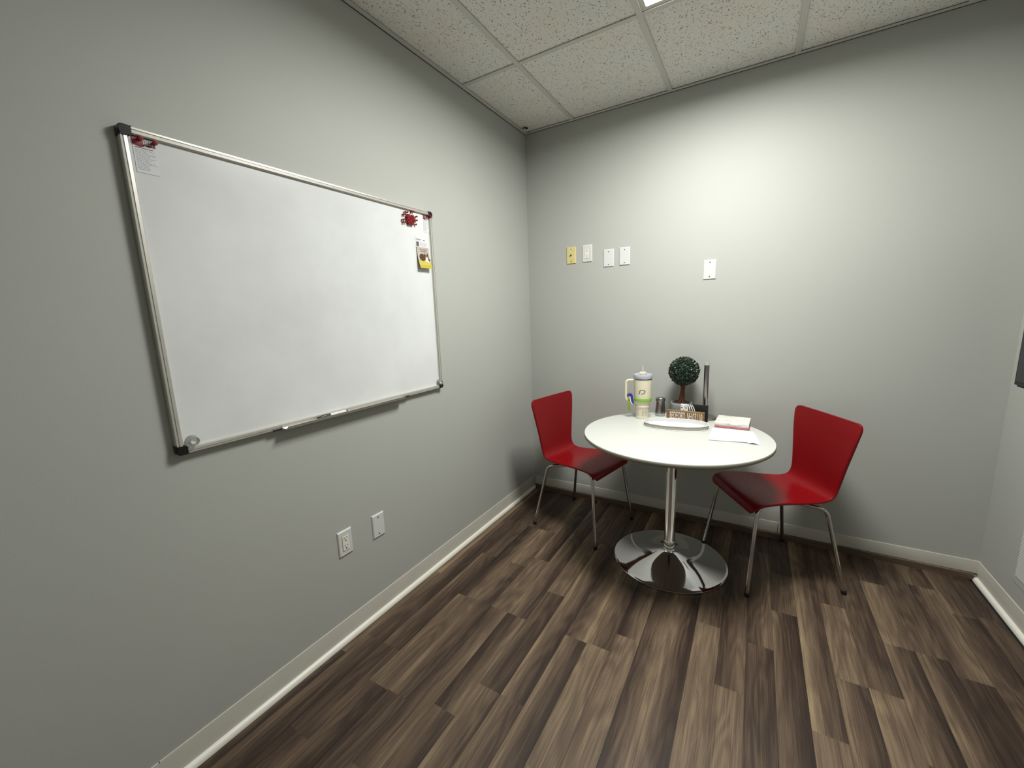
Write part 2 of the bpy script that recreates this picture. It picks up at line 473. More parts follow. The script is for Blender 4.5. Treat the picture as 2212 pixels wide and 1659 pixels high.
o = struct(fin('trim_2', bm, 'base'))
baseboard('baseboard_front', cove, (0, FR, 0), (W, FR, 0), (0, 1, 0), [])
bm = bmesh.new()
ext_profile(bm, [(.0, .0335), (.0125, .0335), (.0155, .031), (.0175, .004), (.018, 0), (0, 0)], (.018, 0, 0), (W-.018, 0, 0), (0, -1, 0))
struct(fin('trim_1', bm, 'shoe'))

# ============================================================ CEILING
bm = bmesh.new(); box(bm, -t_, W+t_, FR-t_, t_, H+.2, H+.3)
ceil = struct(fin('ceiling', bm, 'gap'))
G = .0125
xs = [0, TA, TA+T, TA+2*T, TA+3*T, W]
ys = [0, -TB, -TB-2*T, FR]
LX0, LX1, LY0, LY1 = TA+T, TA+2*T, -TB-T, -TB
for i in range(len(xs)-1):
    for j in range(len(ys)-1):
        a, b = xs[i], xs[i+1]; c, d = ys[j+1], ys[j]
        if b-a < .05: continue
        if i == 2 and j == 1: d = -TB-T
        bm = bmesh.new()
        box(bm, a+.004, b-.004, c+.004, d-.004, H+.0065, H+.022)
        fin('ceiling_tile', bm, 'tile', ceil)
for i in range(1, len(xs)-1):
    bm = bmesh.new(); box(bm, xs[i]-G, xs[i]+G, FR, -.001, H+.001, H+.0045, .0006, 1); box(bm, xs[i]-.001, xs[i]+.001, FR, 0, H+.0045, H+.04)
    fin('grid_bar', bm, 'tee', ceil)
for j in range(1, len(ys)-1):
    for i in range(len(xs)-1):
        bm = bmesh.new(); box(bm, xs[i]+G+.0004, xs[i+1]-G-.0004, ys[j]-G, ys[j]+G, H+.001, H+.0045, .0006, 1)
        fin('grid_bar', bm, 'tee', ceil)
bm = bmesh.new(); box(bm, LX0+G+.0004, LX1-G-.0004, LY0-G, LY0+G, H+.001, H+.0045, .0006, 1); fin('grid_bar', bm, 'tee', ceil)
wa = .021
for b in ((0, wa, FR, 0), (W-wa, W, FR, 0)):
    bm = bmesh.new(); box(bm, b[0], b[1], b[2], b[3], H-.001, H+.0012); fin('wall_angle', bm, 'tee', ceil)
for b in ((wa, W-wa, -wa, 0), (wa, W-wa, FR, FR+wa)):
    bm = bmesh.new(); box(bm, b[0], b[1], b[2], b[3], H-.001, H+.0012); fin('wall_angle', bm, 'tee', ceil)
# thin dark strips standing in for the shadow line under the wall angle
for b in ((-.0, .0022, FR, 0), ):
    bm = bmesh.new(); box(bm, 0.0001, .0016, FR, -.001, H-.004, H-.0012); fin('shadow_line', bm, 'gap', ceil)
bm = bmesh.new(); box(bm, .001, W-.001, -.0016, -.0001, H-.003, H-.0012); fin('shadow_line', bm, 'gap', ceil)

# troffer
tl = empty('ceiling_light', ((LX0+LX1)/2, (LY0+LY1)/2, H))
tag(tl, 'square recessed ceiling light with a lit white diffuser panel set into the tile grid', 'ceiling light')
cx, cy = tl.location.x, tl.location.y
hx, hy = T/2-.004, T/2-.004
bm = bmesh.new()
fw = .03
for b in ((-hx, hx, hy-fw, hy), (-hx, hx, -hy, -hy+fw), (-hx, -hx+fw, -hy+fw, hy-fw), (hx-fw, hx, -hy+fw, hy-fw)):
    box(bm, b[0], b[1], b[2], b[3], .005, .016, .0015, 2)
for b in ((-hx, hx, -hy, hy, .06, .066), (-hx, -hx+.004, -hy, hy, .016, .06), (hx-.004, hx, -hy, hy, .016, .06), (-hx, hx, -hy, -hy+.004, .016, .06), (-hx, hx, hy-.004, hy, .016, .06)):
    box(bm, *b)
fin('frame', bm, 'tee', tl)
bm = bmesh.new(); box(bm, -hx+fw-.002, hx-fw+.002, -hy+fw-.002, hy-fw+.002, .010, .0145)
fin('diffuser', bm, 'emit', tl)
ld = bpy.data.lights.new('troffer_lamp', 'AREA'); ld.shape = 'RECTANGLE'; ld.size = 2*hx-2*fw; ld.size_y = 2*hy-2*fw
ld.energy = LAMP_W; ld.spread = math.radians(LAMP_SPREAD); ld.color = LAMP_COL
lo = bpy.data.objects.new('troffer_lamp', ld); COL.objects.link(lo); lo.parent = tl; lo.location = (0, 0, .0095)

# little dark clump in the ceiling corner
bm = bmesh.new()
rb = random.Random(3)
for k in range(7):
    p = Vector((.040+.024*k/6, -.098+.012*rb.uniform(-1, 1)+.012*k/6, H-.003+rb.uniform(-.003, .002)))
    bmesh.ops.create_icosphere(bm, subdivisions=1, radius=rb.uniform(.003, .006), matrix=Matrix.Translation(p) @ Matrix.Diagonal((1.3, .8, .8, 1)))
for k in range(6):
    a = rb.uniform(0, 2*PI); p = Vector((.04+.024*rb.random(), -.095, H-.003))
    tube(bm, [p, p+Vector((.008*math.cos(a), .008*math.sin(a), .001)), p+Vector((.013*math.cos(a), .013*math.sin(a), .0035))], .0007, 5)
tag(fin('dirt_clump', bm, 'darkbug'), 'tiny black clump of dirt on the ceiling edge right in the room corner', 'dirt')

# ============================================================ WHITEBOARD
BY0, BY1, BZ0, BZ1 = -2.2703, -1.0685, 1.0127, 1.9192
FD = .022
wb = empty('whiteboard', (0, (BY0+BY1)/2, BZ0))
tag(wb, 'large white dry erase board with an aluminium frame on the left wall', 'whiteboard')
oy, oz = wb.location.y, wb.location.z
def wbx(x0, x1, y0, y1, z0, z1): return (x0, x1, y0-oy, y1-oy, z0-oz, z1-oz)
FWD = .019
bm = bmesh.new(); box(bm, *wbx(.004, .012, BY0+.008, BY1-.008, BZ0+.008, BZ1-.008)); fin('writing_surface', bm, 'board', wb)
railp = [(.002, 0), (.018, 0), (.022, .0015), (.0222, .006), (.0195, .0068), (.0195, .0078), (.0222, .0085), (.0215, .016), (.018, .0188), (.013, .019), (.002, .019)]
def rail(p0, p1, inw):
    p0, p1, inw = Vector(p0), Vector(p1), Vector(inw)
    bm = bmesh.new()
    a = [bm.verts.new(p0+inw*w+Vector((x, -0, 0))-Vector((0, oy, oz))) for x, w in railp]
    b = [bm.verts.new(p1+inw*w+Vector((x, -0, 0))-Vector((0, oy, oz))) for x, w in railp]
    n = len(railp)
    for i in range(n): bm.faces.new((a[i], a[(i+1) % n], b[(i+1) % n], b[i]))
    bm.faces.new(a); bm.faces.new(b)
    fin('frame_rail', bm, 'frame_alu', wb, smooth=25)
rail((0, BY0+.012, BZ1), (0, BY1-.012, BZ1), (0, 0, -1))
rail((0, BY0+.012, BZ0), (0, BY1-.012, BZ0), (0, 0, 1))
rail((0, BY0, BZ0+.012), (0, BY0, BZ1-.012), (0, 1, 0))
rail((0, BY1, BZ0+.012), (0, BY1, BZ1-.012), (0, -1, 0))
for (y, sy) in ((BY0, 1), (BY1, -1)):
    for (z, sz) in ((BZ0, 1), (BZ1, -1)):
        L = .029; e = .0012; c = .0215
        # L-shaped corner cap with a rounded outer corner
        poly = []
        R = .009
        for k in range(6):
            a = PI+PI/2*k/5
            poly.append((R+R*math.cos(a)-e, R+R*math.sin(a)-e))
        poly += [(L, -e), (L, c-.004), (L-.004, c), (c+.002, c), (c, c+.002), (c, L-.004), (c-.004, L), (-e, L)]
        bm = bmesh.new()
        prism(bm, poly, lambda u, v, w_: Vector((w_, y+sy*u-oy, z+sz*v-oz)), .0245)
        bmesh.ops.bevel(bm, geom=[e_ for e_ in bm.edges if all(v.co.x > .02 for v in e_.verts)], offset=.003, segments=2, affect='EDGES')
        fin('corner_cap', bm, 'black', wb)
# pen tray
bm = bmesh.new()
tp = [(.0225, .0105), (.0235, .0105), (.0245, .0015), (.036, -.0015), (.041, -.0015), (.0455, .002), (.0485, .0075), (.0495, .007), (.0465, -.0005), (.041, -.0045), (.034, -.0045), (.0225, -.002)]
TY0, TY1 = -1.960, -1.366
a = [bm.verts.new((x, TY0+(x-.0225)*.35-oy, BZ0+.003+z-oz)) for x, z in tp]
b = [bm.verts.new((x, TY1-(x-.0225)*.35-oy, BZ0+.003+z-oz)) for x, z in tp]
for i in range(len(tp)): bm.faces.new((a[i], a[(i+1) % len(tp)], b[(i+1) % len(tp)], b[i]))
bm.faces.new(a); bm.faces.new(b)
pt = fin('pen_tray', bm, 'frame_alu', wb)
for ya, yb in ((-1.992, -1.9605), (-1.365, -1.325)):
    bm = bmesh.new(); box(bm, *wbx(.0222, .0262, ya, yb, BZ0-.001, BZ0+.0045), .001, 1); fin('tray_clip', bm, 'black', pt)

# marker on the tray
mk = empty('dry_erase_marker', (.036, -1.760, BZ0+.0095), 0)
tag(mk, 'white dry erase marker with a black cap lying on the whiteboard tray', 'marker')
AY = Matrix.Rotation(-PI/2, 4, 'X')     # z -> +y
bm = bmesh.new(); lathe(bm, [(0, -.012), (.0062, -.012), (.0068, -.010), (.0068, .058), (.0060, .060), (0, .060)], 24, axis=AY); fin('barrel', bm, 'white', mk, smooth=True)
bm = bmesh.new(); lathe(bm, [(0, -.066), (.0040, -.066), (.0055, -.062), (.0066, -.052), (.0076, -.048), (.0078, -.0125), (0, -.0125)], 24, axis=AY); fin('cap', bm, 'black', mk, smooth=True)
bm = bmesh.new(); lathe(bm, [(0, .0601), (.0056, .0601), (.0050, .066), (0, .066)], 20, axis=AY); fin('end_plug', bm, 'black', mk, smooth=True)

# clear magnets in the lower corners
def clear_magnet(y, z, lab, r=.017):
    o = empty('clear_magnet', (.0122, y, z)); tag(o, lab, 'magnet', 'clear magnets in the board corners')
    AX = Matrix.Rotation(PI/2, 4, 'Y')
    bm = bmesh.new(); lathe(bm, [(0, 0), (r, 0), (r*1.02, .003), (r*.82, .010), (r*.80, .022), (r*.74, .024), (r*.66, .023), (r*.62, .012), (0, .011)], 36, axis=AX); fin('shell', bm, 'clear', o, smooth=True)
    bm = bmesh.new(); lathe(bm, [(0, .0112), (r*.5, .0112), (r*.5, .0165), (0, .0165)], 28, axis=AX); fin('disc', bm, 'white', o, smooth=True)
clear_magnet(-2.228, 1.0475, 'round clear plastic magnet in the lower left corner of the whiteboard', .0165)
clear_magnet(-1.0945, 1.044, 'round clear plastic magnet in the lower right corner of the whiteboard', .0145)

# push-pin magnets
def pin_magnet(y, z, lab, group, first=[None], s=1., x=.0125):
    if first[0] is None:
        AX = Matrix.Rotation(PI/2, 4, 'Y'); bm = bmesh.new()
        lathe(bm, [(0, 0), (.0038, 0), (.0041, .0008), (.0038, .0022), (.0028, .0036), (.0028, .0060), (.0038, .0080), (.0044, .0095), (.0044, .0118), (.0038, .0128), (0, .0131)], 20, axis=AX)
        o = fin('pin_magnet', bm, 'redpin', None, smooth=True); first[0] = o
    else:
        o = first[0].copy(); COL.objects.link(o)
    o.location = (x, y, z); o.scale = (s, s, s)
    return tag(o, lab, 'magnet', group)
pin_magnet(-2.228, 1.8935, 'dark red pin magnet holding the left notice, nearest the board corner', 'red magnets holding notices', s=1.25)
pin_magnet(-2.196, 1.8915, 'dark red pin magnet at the right top corner of the left notice', 'red magnets holding notices', s=1.25)
pin_magnet(-1.100, 1.8985, 'dark red pin magnet on the middle of the right notice header', 'red magnets holding notices', s=1.25)
pin_magnet(-1.083, 1.8945, 'dark red pin magnet beside the black top right corner cap', 'red magnets holding notices', s=1.25)
strag = [(-1.2548, 1.8876, 'of the loose upper left group, top left one'), (-1.2417, 1.8885, 'of the loose upper left group, the rightmost'),
         (-1.267, 1.8741, 'of the loose upper left group, the lowest left'), (-1.256, 1.8769, 'of the loose upper left group, the lower right'),
         (-1.211, 1.8957, 'on top of the cluster, the left of a pair'), (-1.1989, 1.8979, 'on top of the cluster, the right of a pair'),
         (-1.181, 1.8789, 'standing off the upper right side of the cluster'), (-1.2739, 1.8498, 'leftmost of the whole cluster'),
         (-1.2607, 1.8532, 'just right of the leftmost of the cluster'), (-1.2707, 1.8387, 'just below the leftmost of the cluster'),
         (-1.2580, 1.8410, 'at the lower left of the cluster, beside the dense patch'), (-1.1815, 1.8616, 'standing off the middle right side of the cluster'),
         (-1.1885, 1.8411, 'standing off the lower right side of the cluster')]
used = []
for y, z, w_ in strag:
    pin_magnet(y, z, 'dark red pin magnet '+w_, 'red magnets clustered at the top right of the board'); used.append((y, z))
row = 0; z = 1.8850
def inside(y, z):
    return ((y+1.2215)/.0300)**2+((z-1.8585)/.0262)**2 < 1.0
while z > 1.831:
    y = -1.256+(.0046 if row % 2 else 0)
    while y < -1.18:
        yy = y+random.uniform(-.0005, .0005); zz = z+random.uniform(-.0004, .0004)
        if inside(yy, zz) and all(math.hypot(yy-a, zz-b) > .0085 for a, b in used):
            pin_magnet(yy, zz, 'dark red pin magnet packed in the dense middle of the cluster', 'red magnets clustered at the top right of the board')
            used.append((yy, zz))
        y += .0092
    z -= .0080; row += 1

# notices on the board
def flat_on_left(y, z, d=0.0):       # maps local (u right, v up, w out) to the left wall, seen from the room
    return Matrix(((0, 0, 1, d), (1, 0, 0, y), (0, 1, 0, z), (0, 0, 0, 1)))
def notice(y0, y1, z0, z1, lab, tilt=0):
    o = empty('notice_card', (.0122, (y0+y1)/2, (z0+z1)/2)); tag(o, lab, 'notice')
    hw, hh = (y1-y0)/2, (z1-z0)/2
    bm = bmesh.new(); box(bm, 0, .0009, -hw, hw, -hh, hh, .0003, 1); fin('sheet', bm, 'paper', o)
    hd = hh*.28
    bm = bmesh.new(); box(bm, .0009, .0011, -hw, hw, hh-hd*1.6, hh); fin('header', bm, 'greyprint', o)
    bm = bmesh.new(); prism(bm, [(-hw, hh), (-hw*.15, hh), (hw*.0, hh-hd*1.75), (-hw*.35, hh-hd*2.0), (-hw, hh-hd*1.7)], lambda u, v, w_: Vector((.0011+w_, u, v)), .0002)
    prism(bm, [(-hw*.1, hh-hd*1.35), (hw, hh-hd*1.35), (hw, hh-hd*1.62), (-hw*.1, hh-hd*1.62)], lambda u, v, w_: Vector((.0011+w_, u, v)), .0002)
    fin('red_shape', bm, 'maroon', o)
    bm = bmesh.new()
    for k in range(5):
        u = -hw*.95+k*hw*.17
        prism(bm, [(u, hh-hd*.25), (u+hw*.05, hh-hd*.25), (u+hw*.16, hh-hd*1.4), (u+hw*.11, hh-hd*1.4)], lambda u_, v, w_: Vector((.0013+w_, u_, v)), .0001)
    fin('stripes', bm, 'pinkstripe', o)
    text_obj('heading', "HERE TO", hh*.15, .0001, 'whiteprint', o, flat_on_left(hw*.38, hh-hd*.45, .0012), fit=hw*.85)
    text_obj('heading', "HELP", hh*.30, .0001, 'whiteprint', o, flat_on_left(hw*.42, hh-hd*.98, .0012), fit=hw*.95)
    bm = bmesh.new(); r = random.Random(5)
    box(bm, .0009, .00105, -hw*.85, hw*.75, hh-hd*2.05-hh*.035, hh-hd*2.05, mi=1)
    v = hh-hd*2.5
    while v > -hh*.86:
        u = -hw*.85
        lim = hw*r.choice([.1, .2, .3, .8, .9])
        while u < lim:
            l = r.uniform(.08, .26)*hw
            box(bm, .0009, .00102, u, min(u+l, hw*.9), v-hh*.028, v); u += l+hw*.045
        v -= hh*.085
    fin('print_lines', bm, ['ink', 'ink2'], o)
notice(-2.2435, -2.1935, 1.8085, 1.9000, 'white notice with a maroon and grey header at the left end of the whiteboard')
notice(-1.1265, -1.0895, 1.8150, 1.9000, 'narrow white notice with a maroon header at the right end of the whiteboard')

cd = empty('contact_card', (.0122, -1.141, 1.7635)); tag(cd, 'white card with a small portrait and thin print above the dog flyer', 'card')
bm = bmesh.new(); box(bm, 0, .0008, -.052, .040, -.026, .026, .0002, 1); fin('sheet', bm, 'paper', cd)
bm = bmesh.new(); box(bm, .0008, .001, -.047, -.028, -.022, .001); fin('portrait', bm, 'greyprint', cd)
bm = bmesh.new(); r = random.Random(9)
box(bm, .0008, .001, -.048, -.012, .011, .0135, mi=1); box(bm, .0008, .001, .002, .016, .009, .0118, mi=1)
box(bm, .0008, .00095, -.046, -.016, .0065, .0075)
for v in (-.002, -.007, -.012, -.017):
    u = -.022
    while u < .028:
        l = r.uniform(.004, .012); box(bm, .0008, .00095, u, u+l, v-.0016, v); u += l+.0025
fin('print_lines', bm, ['ink', 'ink2'], cd)

# dog flyer: stands off the board at its foot
fl = empty('dog_flyer', (.0134, -1.1465, 1.7395)); tag(fl, 'small flyer with a brown and white dog above a yellow band on the whiteboard', 'flyer')
fw_, fh = .0855, .1035
tl_ = .020
def fm(u, v, w_):     # u -..+, v 0..-fh, tilted out at the bottom
    k = -v/fh
    return Vector((.001+tl_*k*k*.9+w_, u, v))
bm = bmesh.new()
N = 8
for i in range(N):
    v0, v1 = -fh*i/N, -fh*(i+1)/N
    prism(bm, [(-fw_/2, v0), (fw_/2, v0), (fw_/2, v1), (-fw_/2, v1)], fm, .0012)
bmesh.ops.remove_doubles(bm, verts=bm.verts, dist=1e-6)
fin('sheet', bm, 'dogback', fl)
def fp(nm, poly, m, w_=.0014, sub=6):
    # patch cut in strips so it follows the curve
    bm = bmesh.new()
    prism(bm, poly, lambda u, v, q: Vector((u, v, q)), .0003)
    for i in range(1, 16):
        bmesh.ops.bisect_plane(bm, geom=list(bm.verts)+list(bm.edges)+list(bm.faces), plane_co=(0, -fh*i/16, 0), plane_no=(0, 1, 0))
    for v in bm.verts: v.co = fm(v.co.x, v.co.y, v.co.z+w_)
    return fin(nm, bm, m, fl)
def ell(cx_, cy_, a, b, n=20, rot=0):
    return [(cx_+a*math.cos(2*PI*i/n)*math.cos(rot)-b*math.sin(2*PI*i/n)*math.sin(rot), cy_+a*math.cos(2*PI*i/n)*math.sin(rot)+b*math.sin(2*PI*i/n)*math.cos(rot)) for i in range(n)]
hf = fw_/2
fp('yellow_band', [(-hf, -.063), (hf, -.063), (hf, -fh), (-hf, -fh)], 'yellow')
fp('yellow_band', [(-hf, -.090), (hf, -.086), (hf, -fh), (-hf, -fh)], 'mustard', .0017)
fp('dog_picture', ell(-.012, -.050, .020, .018), 'dogdark', .0018)
fp('dog_picture', [(.004, -.026), (.010, -.034), (.022, -.034), (.030, -.024), (.033, -.040), (.034, -.060), (.020, -.070), (.004, -.064), (.002, -.044)], 'dogdark', .0021)
fp('dog_picture', ell(.018, -.056, .0085, .014), 'doglight', .0024)
fp('dog_picture', ell(.017, -.042, .006, .007), 'dogmid', .0027)
fp('dog_picture', [(.005, -.060), (.011, -.060), (.012, -.073), (.005, -.071)], 'doglight', .0024)
fp('dog_picture', [(.022, -.060), (.028, -.060), (.030, -.075), (.022, -.074)], 'doglight', .0024)
fp('dog_picture', ell(.036, -.060, .0065, .006), 'dogdark', .0018)
for body, v, m in (('ADORABLE', -.0115, 'gold'), ('ANIMALS', -.0205, 'ink2')):
    k = -v/fh
    text_obj('title', body, .0098, .0001, m, fl, flat_on_left(.001, v, .0026+tl_*k*k*.9), fit=.056 if v > -.015 else .046)

# ============================================================ WALL PLATES
def plate_mesh(m, screws=True, w_=.070, h=.1143):
    """local: u along x, v along z, thickness toward -y; origin at the wall, plate centre"""
    bm = bmesh.new()
    a = [(-w_/2, 0, -h/2), (w_/2, 0, -h/2), (w_/2, 0, h/2), (-w_/2, 0, h/2)]
    k = .0045
    b = [(-w_/2+k*.2, -.003, -h/2+k*.2), (w_/2-k*.2, -.003, -h/2+k*.2), (w_/2-k*.2, -.003, h/2-k*.2), (-w_/2+k*.2, -.003, h/2-k*.2)]
    c = [(-w_/2+k, -.0062, -h/2+k), (w_/2-k, -.0062, -h/2+k), (w_/2-k, -.0062, h/2-k), (-w_/2+k, -.0062, h/2-k)]
    R_ = [[bm.verts.new(p) for p in q] for q in (a, b, c)]
    for p, q in zip(R_, R_[1:]):
        for i in range(4): bm.faces.new((p[i], p[(i+1) % 4], q[(i+1) % 4], q[i]))
    bm.faces.new(R_[0]); bm.faces.new(R_[2])
    return bm
YA = Matrix.Rotation(PI/2, 4, 'X')    # z -> -y
def wall_plate(kind, loc, rz, lab, group, m='plate', dz=(.041, -.041), w_=.070, h=.1143, tilt=0):
    o = empty(kind[0], loc, rz); o.rotation_euler[1] = tilt
    tag(o, lab, 'wall plate' if kind[1] != 'outlet' else 'outlet', group)
    fin('plate', plate_mesh(m, w_=w_, h=h), m, o)
    if kind[1] == 'outlet':
        bm = bmesh.new(); box(bm, -.0168, .0168, -.0062, -.0055, -.0335, .0335, mi=0); fin('receptacle_gap', bm, 'hole', o)
        bm = bmesh.new(); box(bm, -.0160, .0160, -.0088, -.0060, -.0327, .0327, .0012, 2)
        rc = fin('receptacle', bm, 'receptacle', o)
        for s in (1, -1):
            zc = .0175*s+.001
            bm = bmesh.new()
            box(bm, -.0075, -.0053, -.00905, -.0085, zc+.001, zc+.0095)
            box(bm, .0050, .0069, -.00905, -.0085, zc+.0018, zc+.0087)
            lathe(bm, [(0, .0085), (.0030, .0085), (.0030, .00905), (0, .00905)], 14, c=(0, 0, zc-.0065), axis=YA)
            fin('slots', bm, 'hole', rc)
        for z in (.0415, -.0415):
            bm = bmesh.new(); lathe(bm, [(0, .006), (.0026, .006), (.0022, .0070), (0, .0072)], 16, c=(0, 0, z), axis=YA); fin('screw', bm, 'screww', o, smooth=True)
    else:
        for z in dz:
            bm = bmesh.new(); lathe(bm, [(0, .006), (.0037, .006), (.0030, .0074), (0, .0078)], 16, c=(0, 0, z), axis=YA); fin('screw', bm, 'screwm', o, smooth=True)
    if kind[1] == 'coax':
        bm = bmesh.new(); lathe(bm, [(0, .006), (.0062, .006), (.0062, .009), (.0046, .0092), (.0046, .016), (.003, .017), (0, .017)], 6, c=(0, 0, .002), axis=YA); fin('coax_jack', bm, 'screwm', o)
        bm = bmesh.new(); box(bm, -.010, .010, -.0066, -.0060, -.0305, -.0295); fin('scored_line', bm, 'gold', o)
    return o
gB, gL = 'wall plates on the back wall', 'wall plates on the left wall'
wall_plate(('cable_wall_plate', 'coax'), (.3407, 0, 1.7825), 0, 'ivory cable jack wall plate, leftmost on the back wall', gB, 'ivory')
wall_plate(('wall_outlet', 'outlet'), (.4575, 0, 1.784), 0, 'white double power outlet beside the ivory plate on the back wall', gB)
wall_plate(('blank_wall_plate', 'blank'), (.6075, 0, 1.7395), 0, 'white blank wall plate next right of the upper power outlet', gB)
q = wall_plate(('blank_wall_plate', 'blank'), (.7135, 0, 1.741), 0, 'white blank wall plate fourth from the left on the back wall, its screws loosened', gB)
wall_plate(('blank_wall_plate', 'blank'), (1.2208, 0, 1.6135), 0, 'white blank wall plate standing alone at the right, above the potted topiary', gB)
wall_plate(('wall_outlet', 'outlet'), (0, -1.748, .4465), PI/2, 'white double power outlet low on the left wall under the whiteboard', gL)
wall_plate(('blank_wall_plate', 'blank'), (0, -1.5675, .4385), PI/2, 'white blank wall plate low on the left wall, right of the outlet', gL)

# ============================================================ RIGHT WALL: screen and grille
tv = empty('wall_television', (2.43, -.205, 1.025)); tag(tv, 'black flat screen television on the right wall, cut off by the frame', 'television')
bm = bmesh.new(); box(bm, .0, .022, -1.23, 0, 0, .70, .002, 2); fin('bezel', bm, 'black', tv)
bm = bmesh.new(); box(bm, -.0012, .0, -1.218, -.012, .018, .688); fin('screen', bm, 'tvface', tv)
bm = bmesh.new(); box(bm, .0215, .045, -1.15, -.06, .03, .6, .006, 2); fin('back_shell', bm, 'blackm', tv)
bm = bmesh.new(); box(bm, .044, W-2.43, -.75, -.48, .2, .5); fin('wall_bracket', bm, 'blackm', tv)
bm = bmesh.new(); box(bm, .002, .018, -1.20, -.018, -.006, .0, .001, 1); fin('lower_lip', bm, 'blackm', tv)

vg = empty('air_return_grille', (W, -.285, .178)); tag(vg, 'grey painted louvred air grille low on the right wall at the edge of view', 'vent')
bm = bmesh.new()
gw, gh, fb = .62, .36, .03
for b in ((-gw, 0, 0, fb), (-gw, 0, gh-fb, gh), (-gw, -gw+fb, fb, gh-fb), (-fb*.6, 0, fb, gh-fb)):
    box(bm, -.0022, 0, b[0], b[1], b[2], b[3], .0008, 1)
fin('frame', bm, 'wall', vg)
bm = bmesh.new(); box(bm, -.0012, -.0002, -gw+fb, -fb*.6, fb, gh-fb); fin('back_plate', bm, 'joint', vg)
z = fb+.005
while z < gh-fb-.008:
    bm = bmesh.new()
    prism(bm, [(-.0050, z), (-.0045, z+.0012), (-.001, z+.0085), (-.001, z+.0068)], lambda u, v, w_: Vector((u, -fb*.6-w_, v)), gw-fb*1.6)
    fin('louvre', bm, 'vent', vg); z += .0105

# ============================================================ TABLE
TX, TY, TR, TZ = 1.127, -.5257, .4656, .7373
tb = empty('round_table', (TX, TY, 0)); tag(tb, 'round white pedestal table with a chrome trumpet base in the room corner', 'table')
bm = bmesh.new()
lathe(bm, [(0, TZ-.004), (TR-.006, TZ-.004), (TR-.002, TZ-.0042), (TR-.0012, TZ-.003), (TR-.0025, TZ-.0004), (TR-.005, TZ), (0, TZ)], 160)
top = fin('tabletop', bm, 'tabletop', tb, smooth=30)
bm = bmesh.new()
lathe(bm, [(0, TZ-.026), (TR-.022, TZ-.026), (TR-.010, TZ-.024), (TR-.0008, TZ-.017), (TR, TZ-.012), (TR, TZ-.006), (TR-.0010, TZ-.0041), (0, TZ-.0041)], 160)
fin('edge_band', bm, 'tabedge', tb, smooth=30)
bm = bmesh.new()
lathe(bm, [(0, .055), (.0305, .055), (.031, .058), (.031, .115), (.0296, .118), (.0275, .122), (.0275, TZ-.05), (.0275, TZ-.033), (0, TZ-.033)], 56)
fin('column', bm, 'chrome', tb, smooth=30)
bm = bmesh.new()
lathe(bm, [(.0, .0), (.292, 0), (.2965, .002), (.2975, .005), (.2965, .009), (.292, .0115), (.285, .0125), (.262, .0145), (.235, .0175), (.205, .0215), (.172, .027), (.140, .034), (.110, .0425), (.085, .0505), (.062, .058), (.045, .0635), (.034, .066), (.0, .0665)], 160)
fin('base', bm, 'chrome', tb, smooth=40)
bm = bmesh.new()
box(bm, -.10, .10, -.018, .018, TZ-.034, TZ-.026, .002, 1); box(bm, -.018, .018, -.10, .10, TZ-.034, TZ-.026, .002, 1)
lathe(bm, [(0, TZ-.075), (.033, TZ-.075), (.045, TZ-.036), (.047, TZ-.0335), (0, TZ-.0335)], 40)
fin('top_bracket', bm, 'blackm', tb)

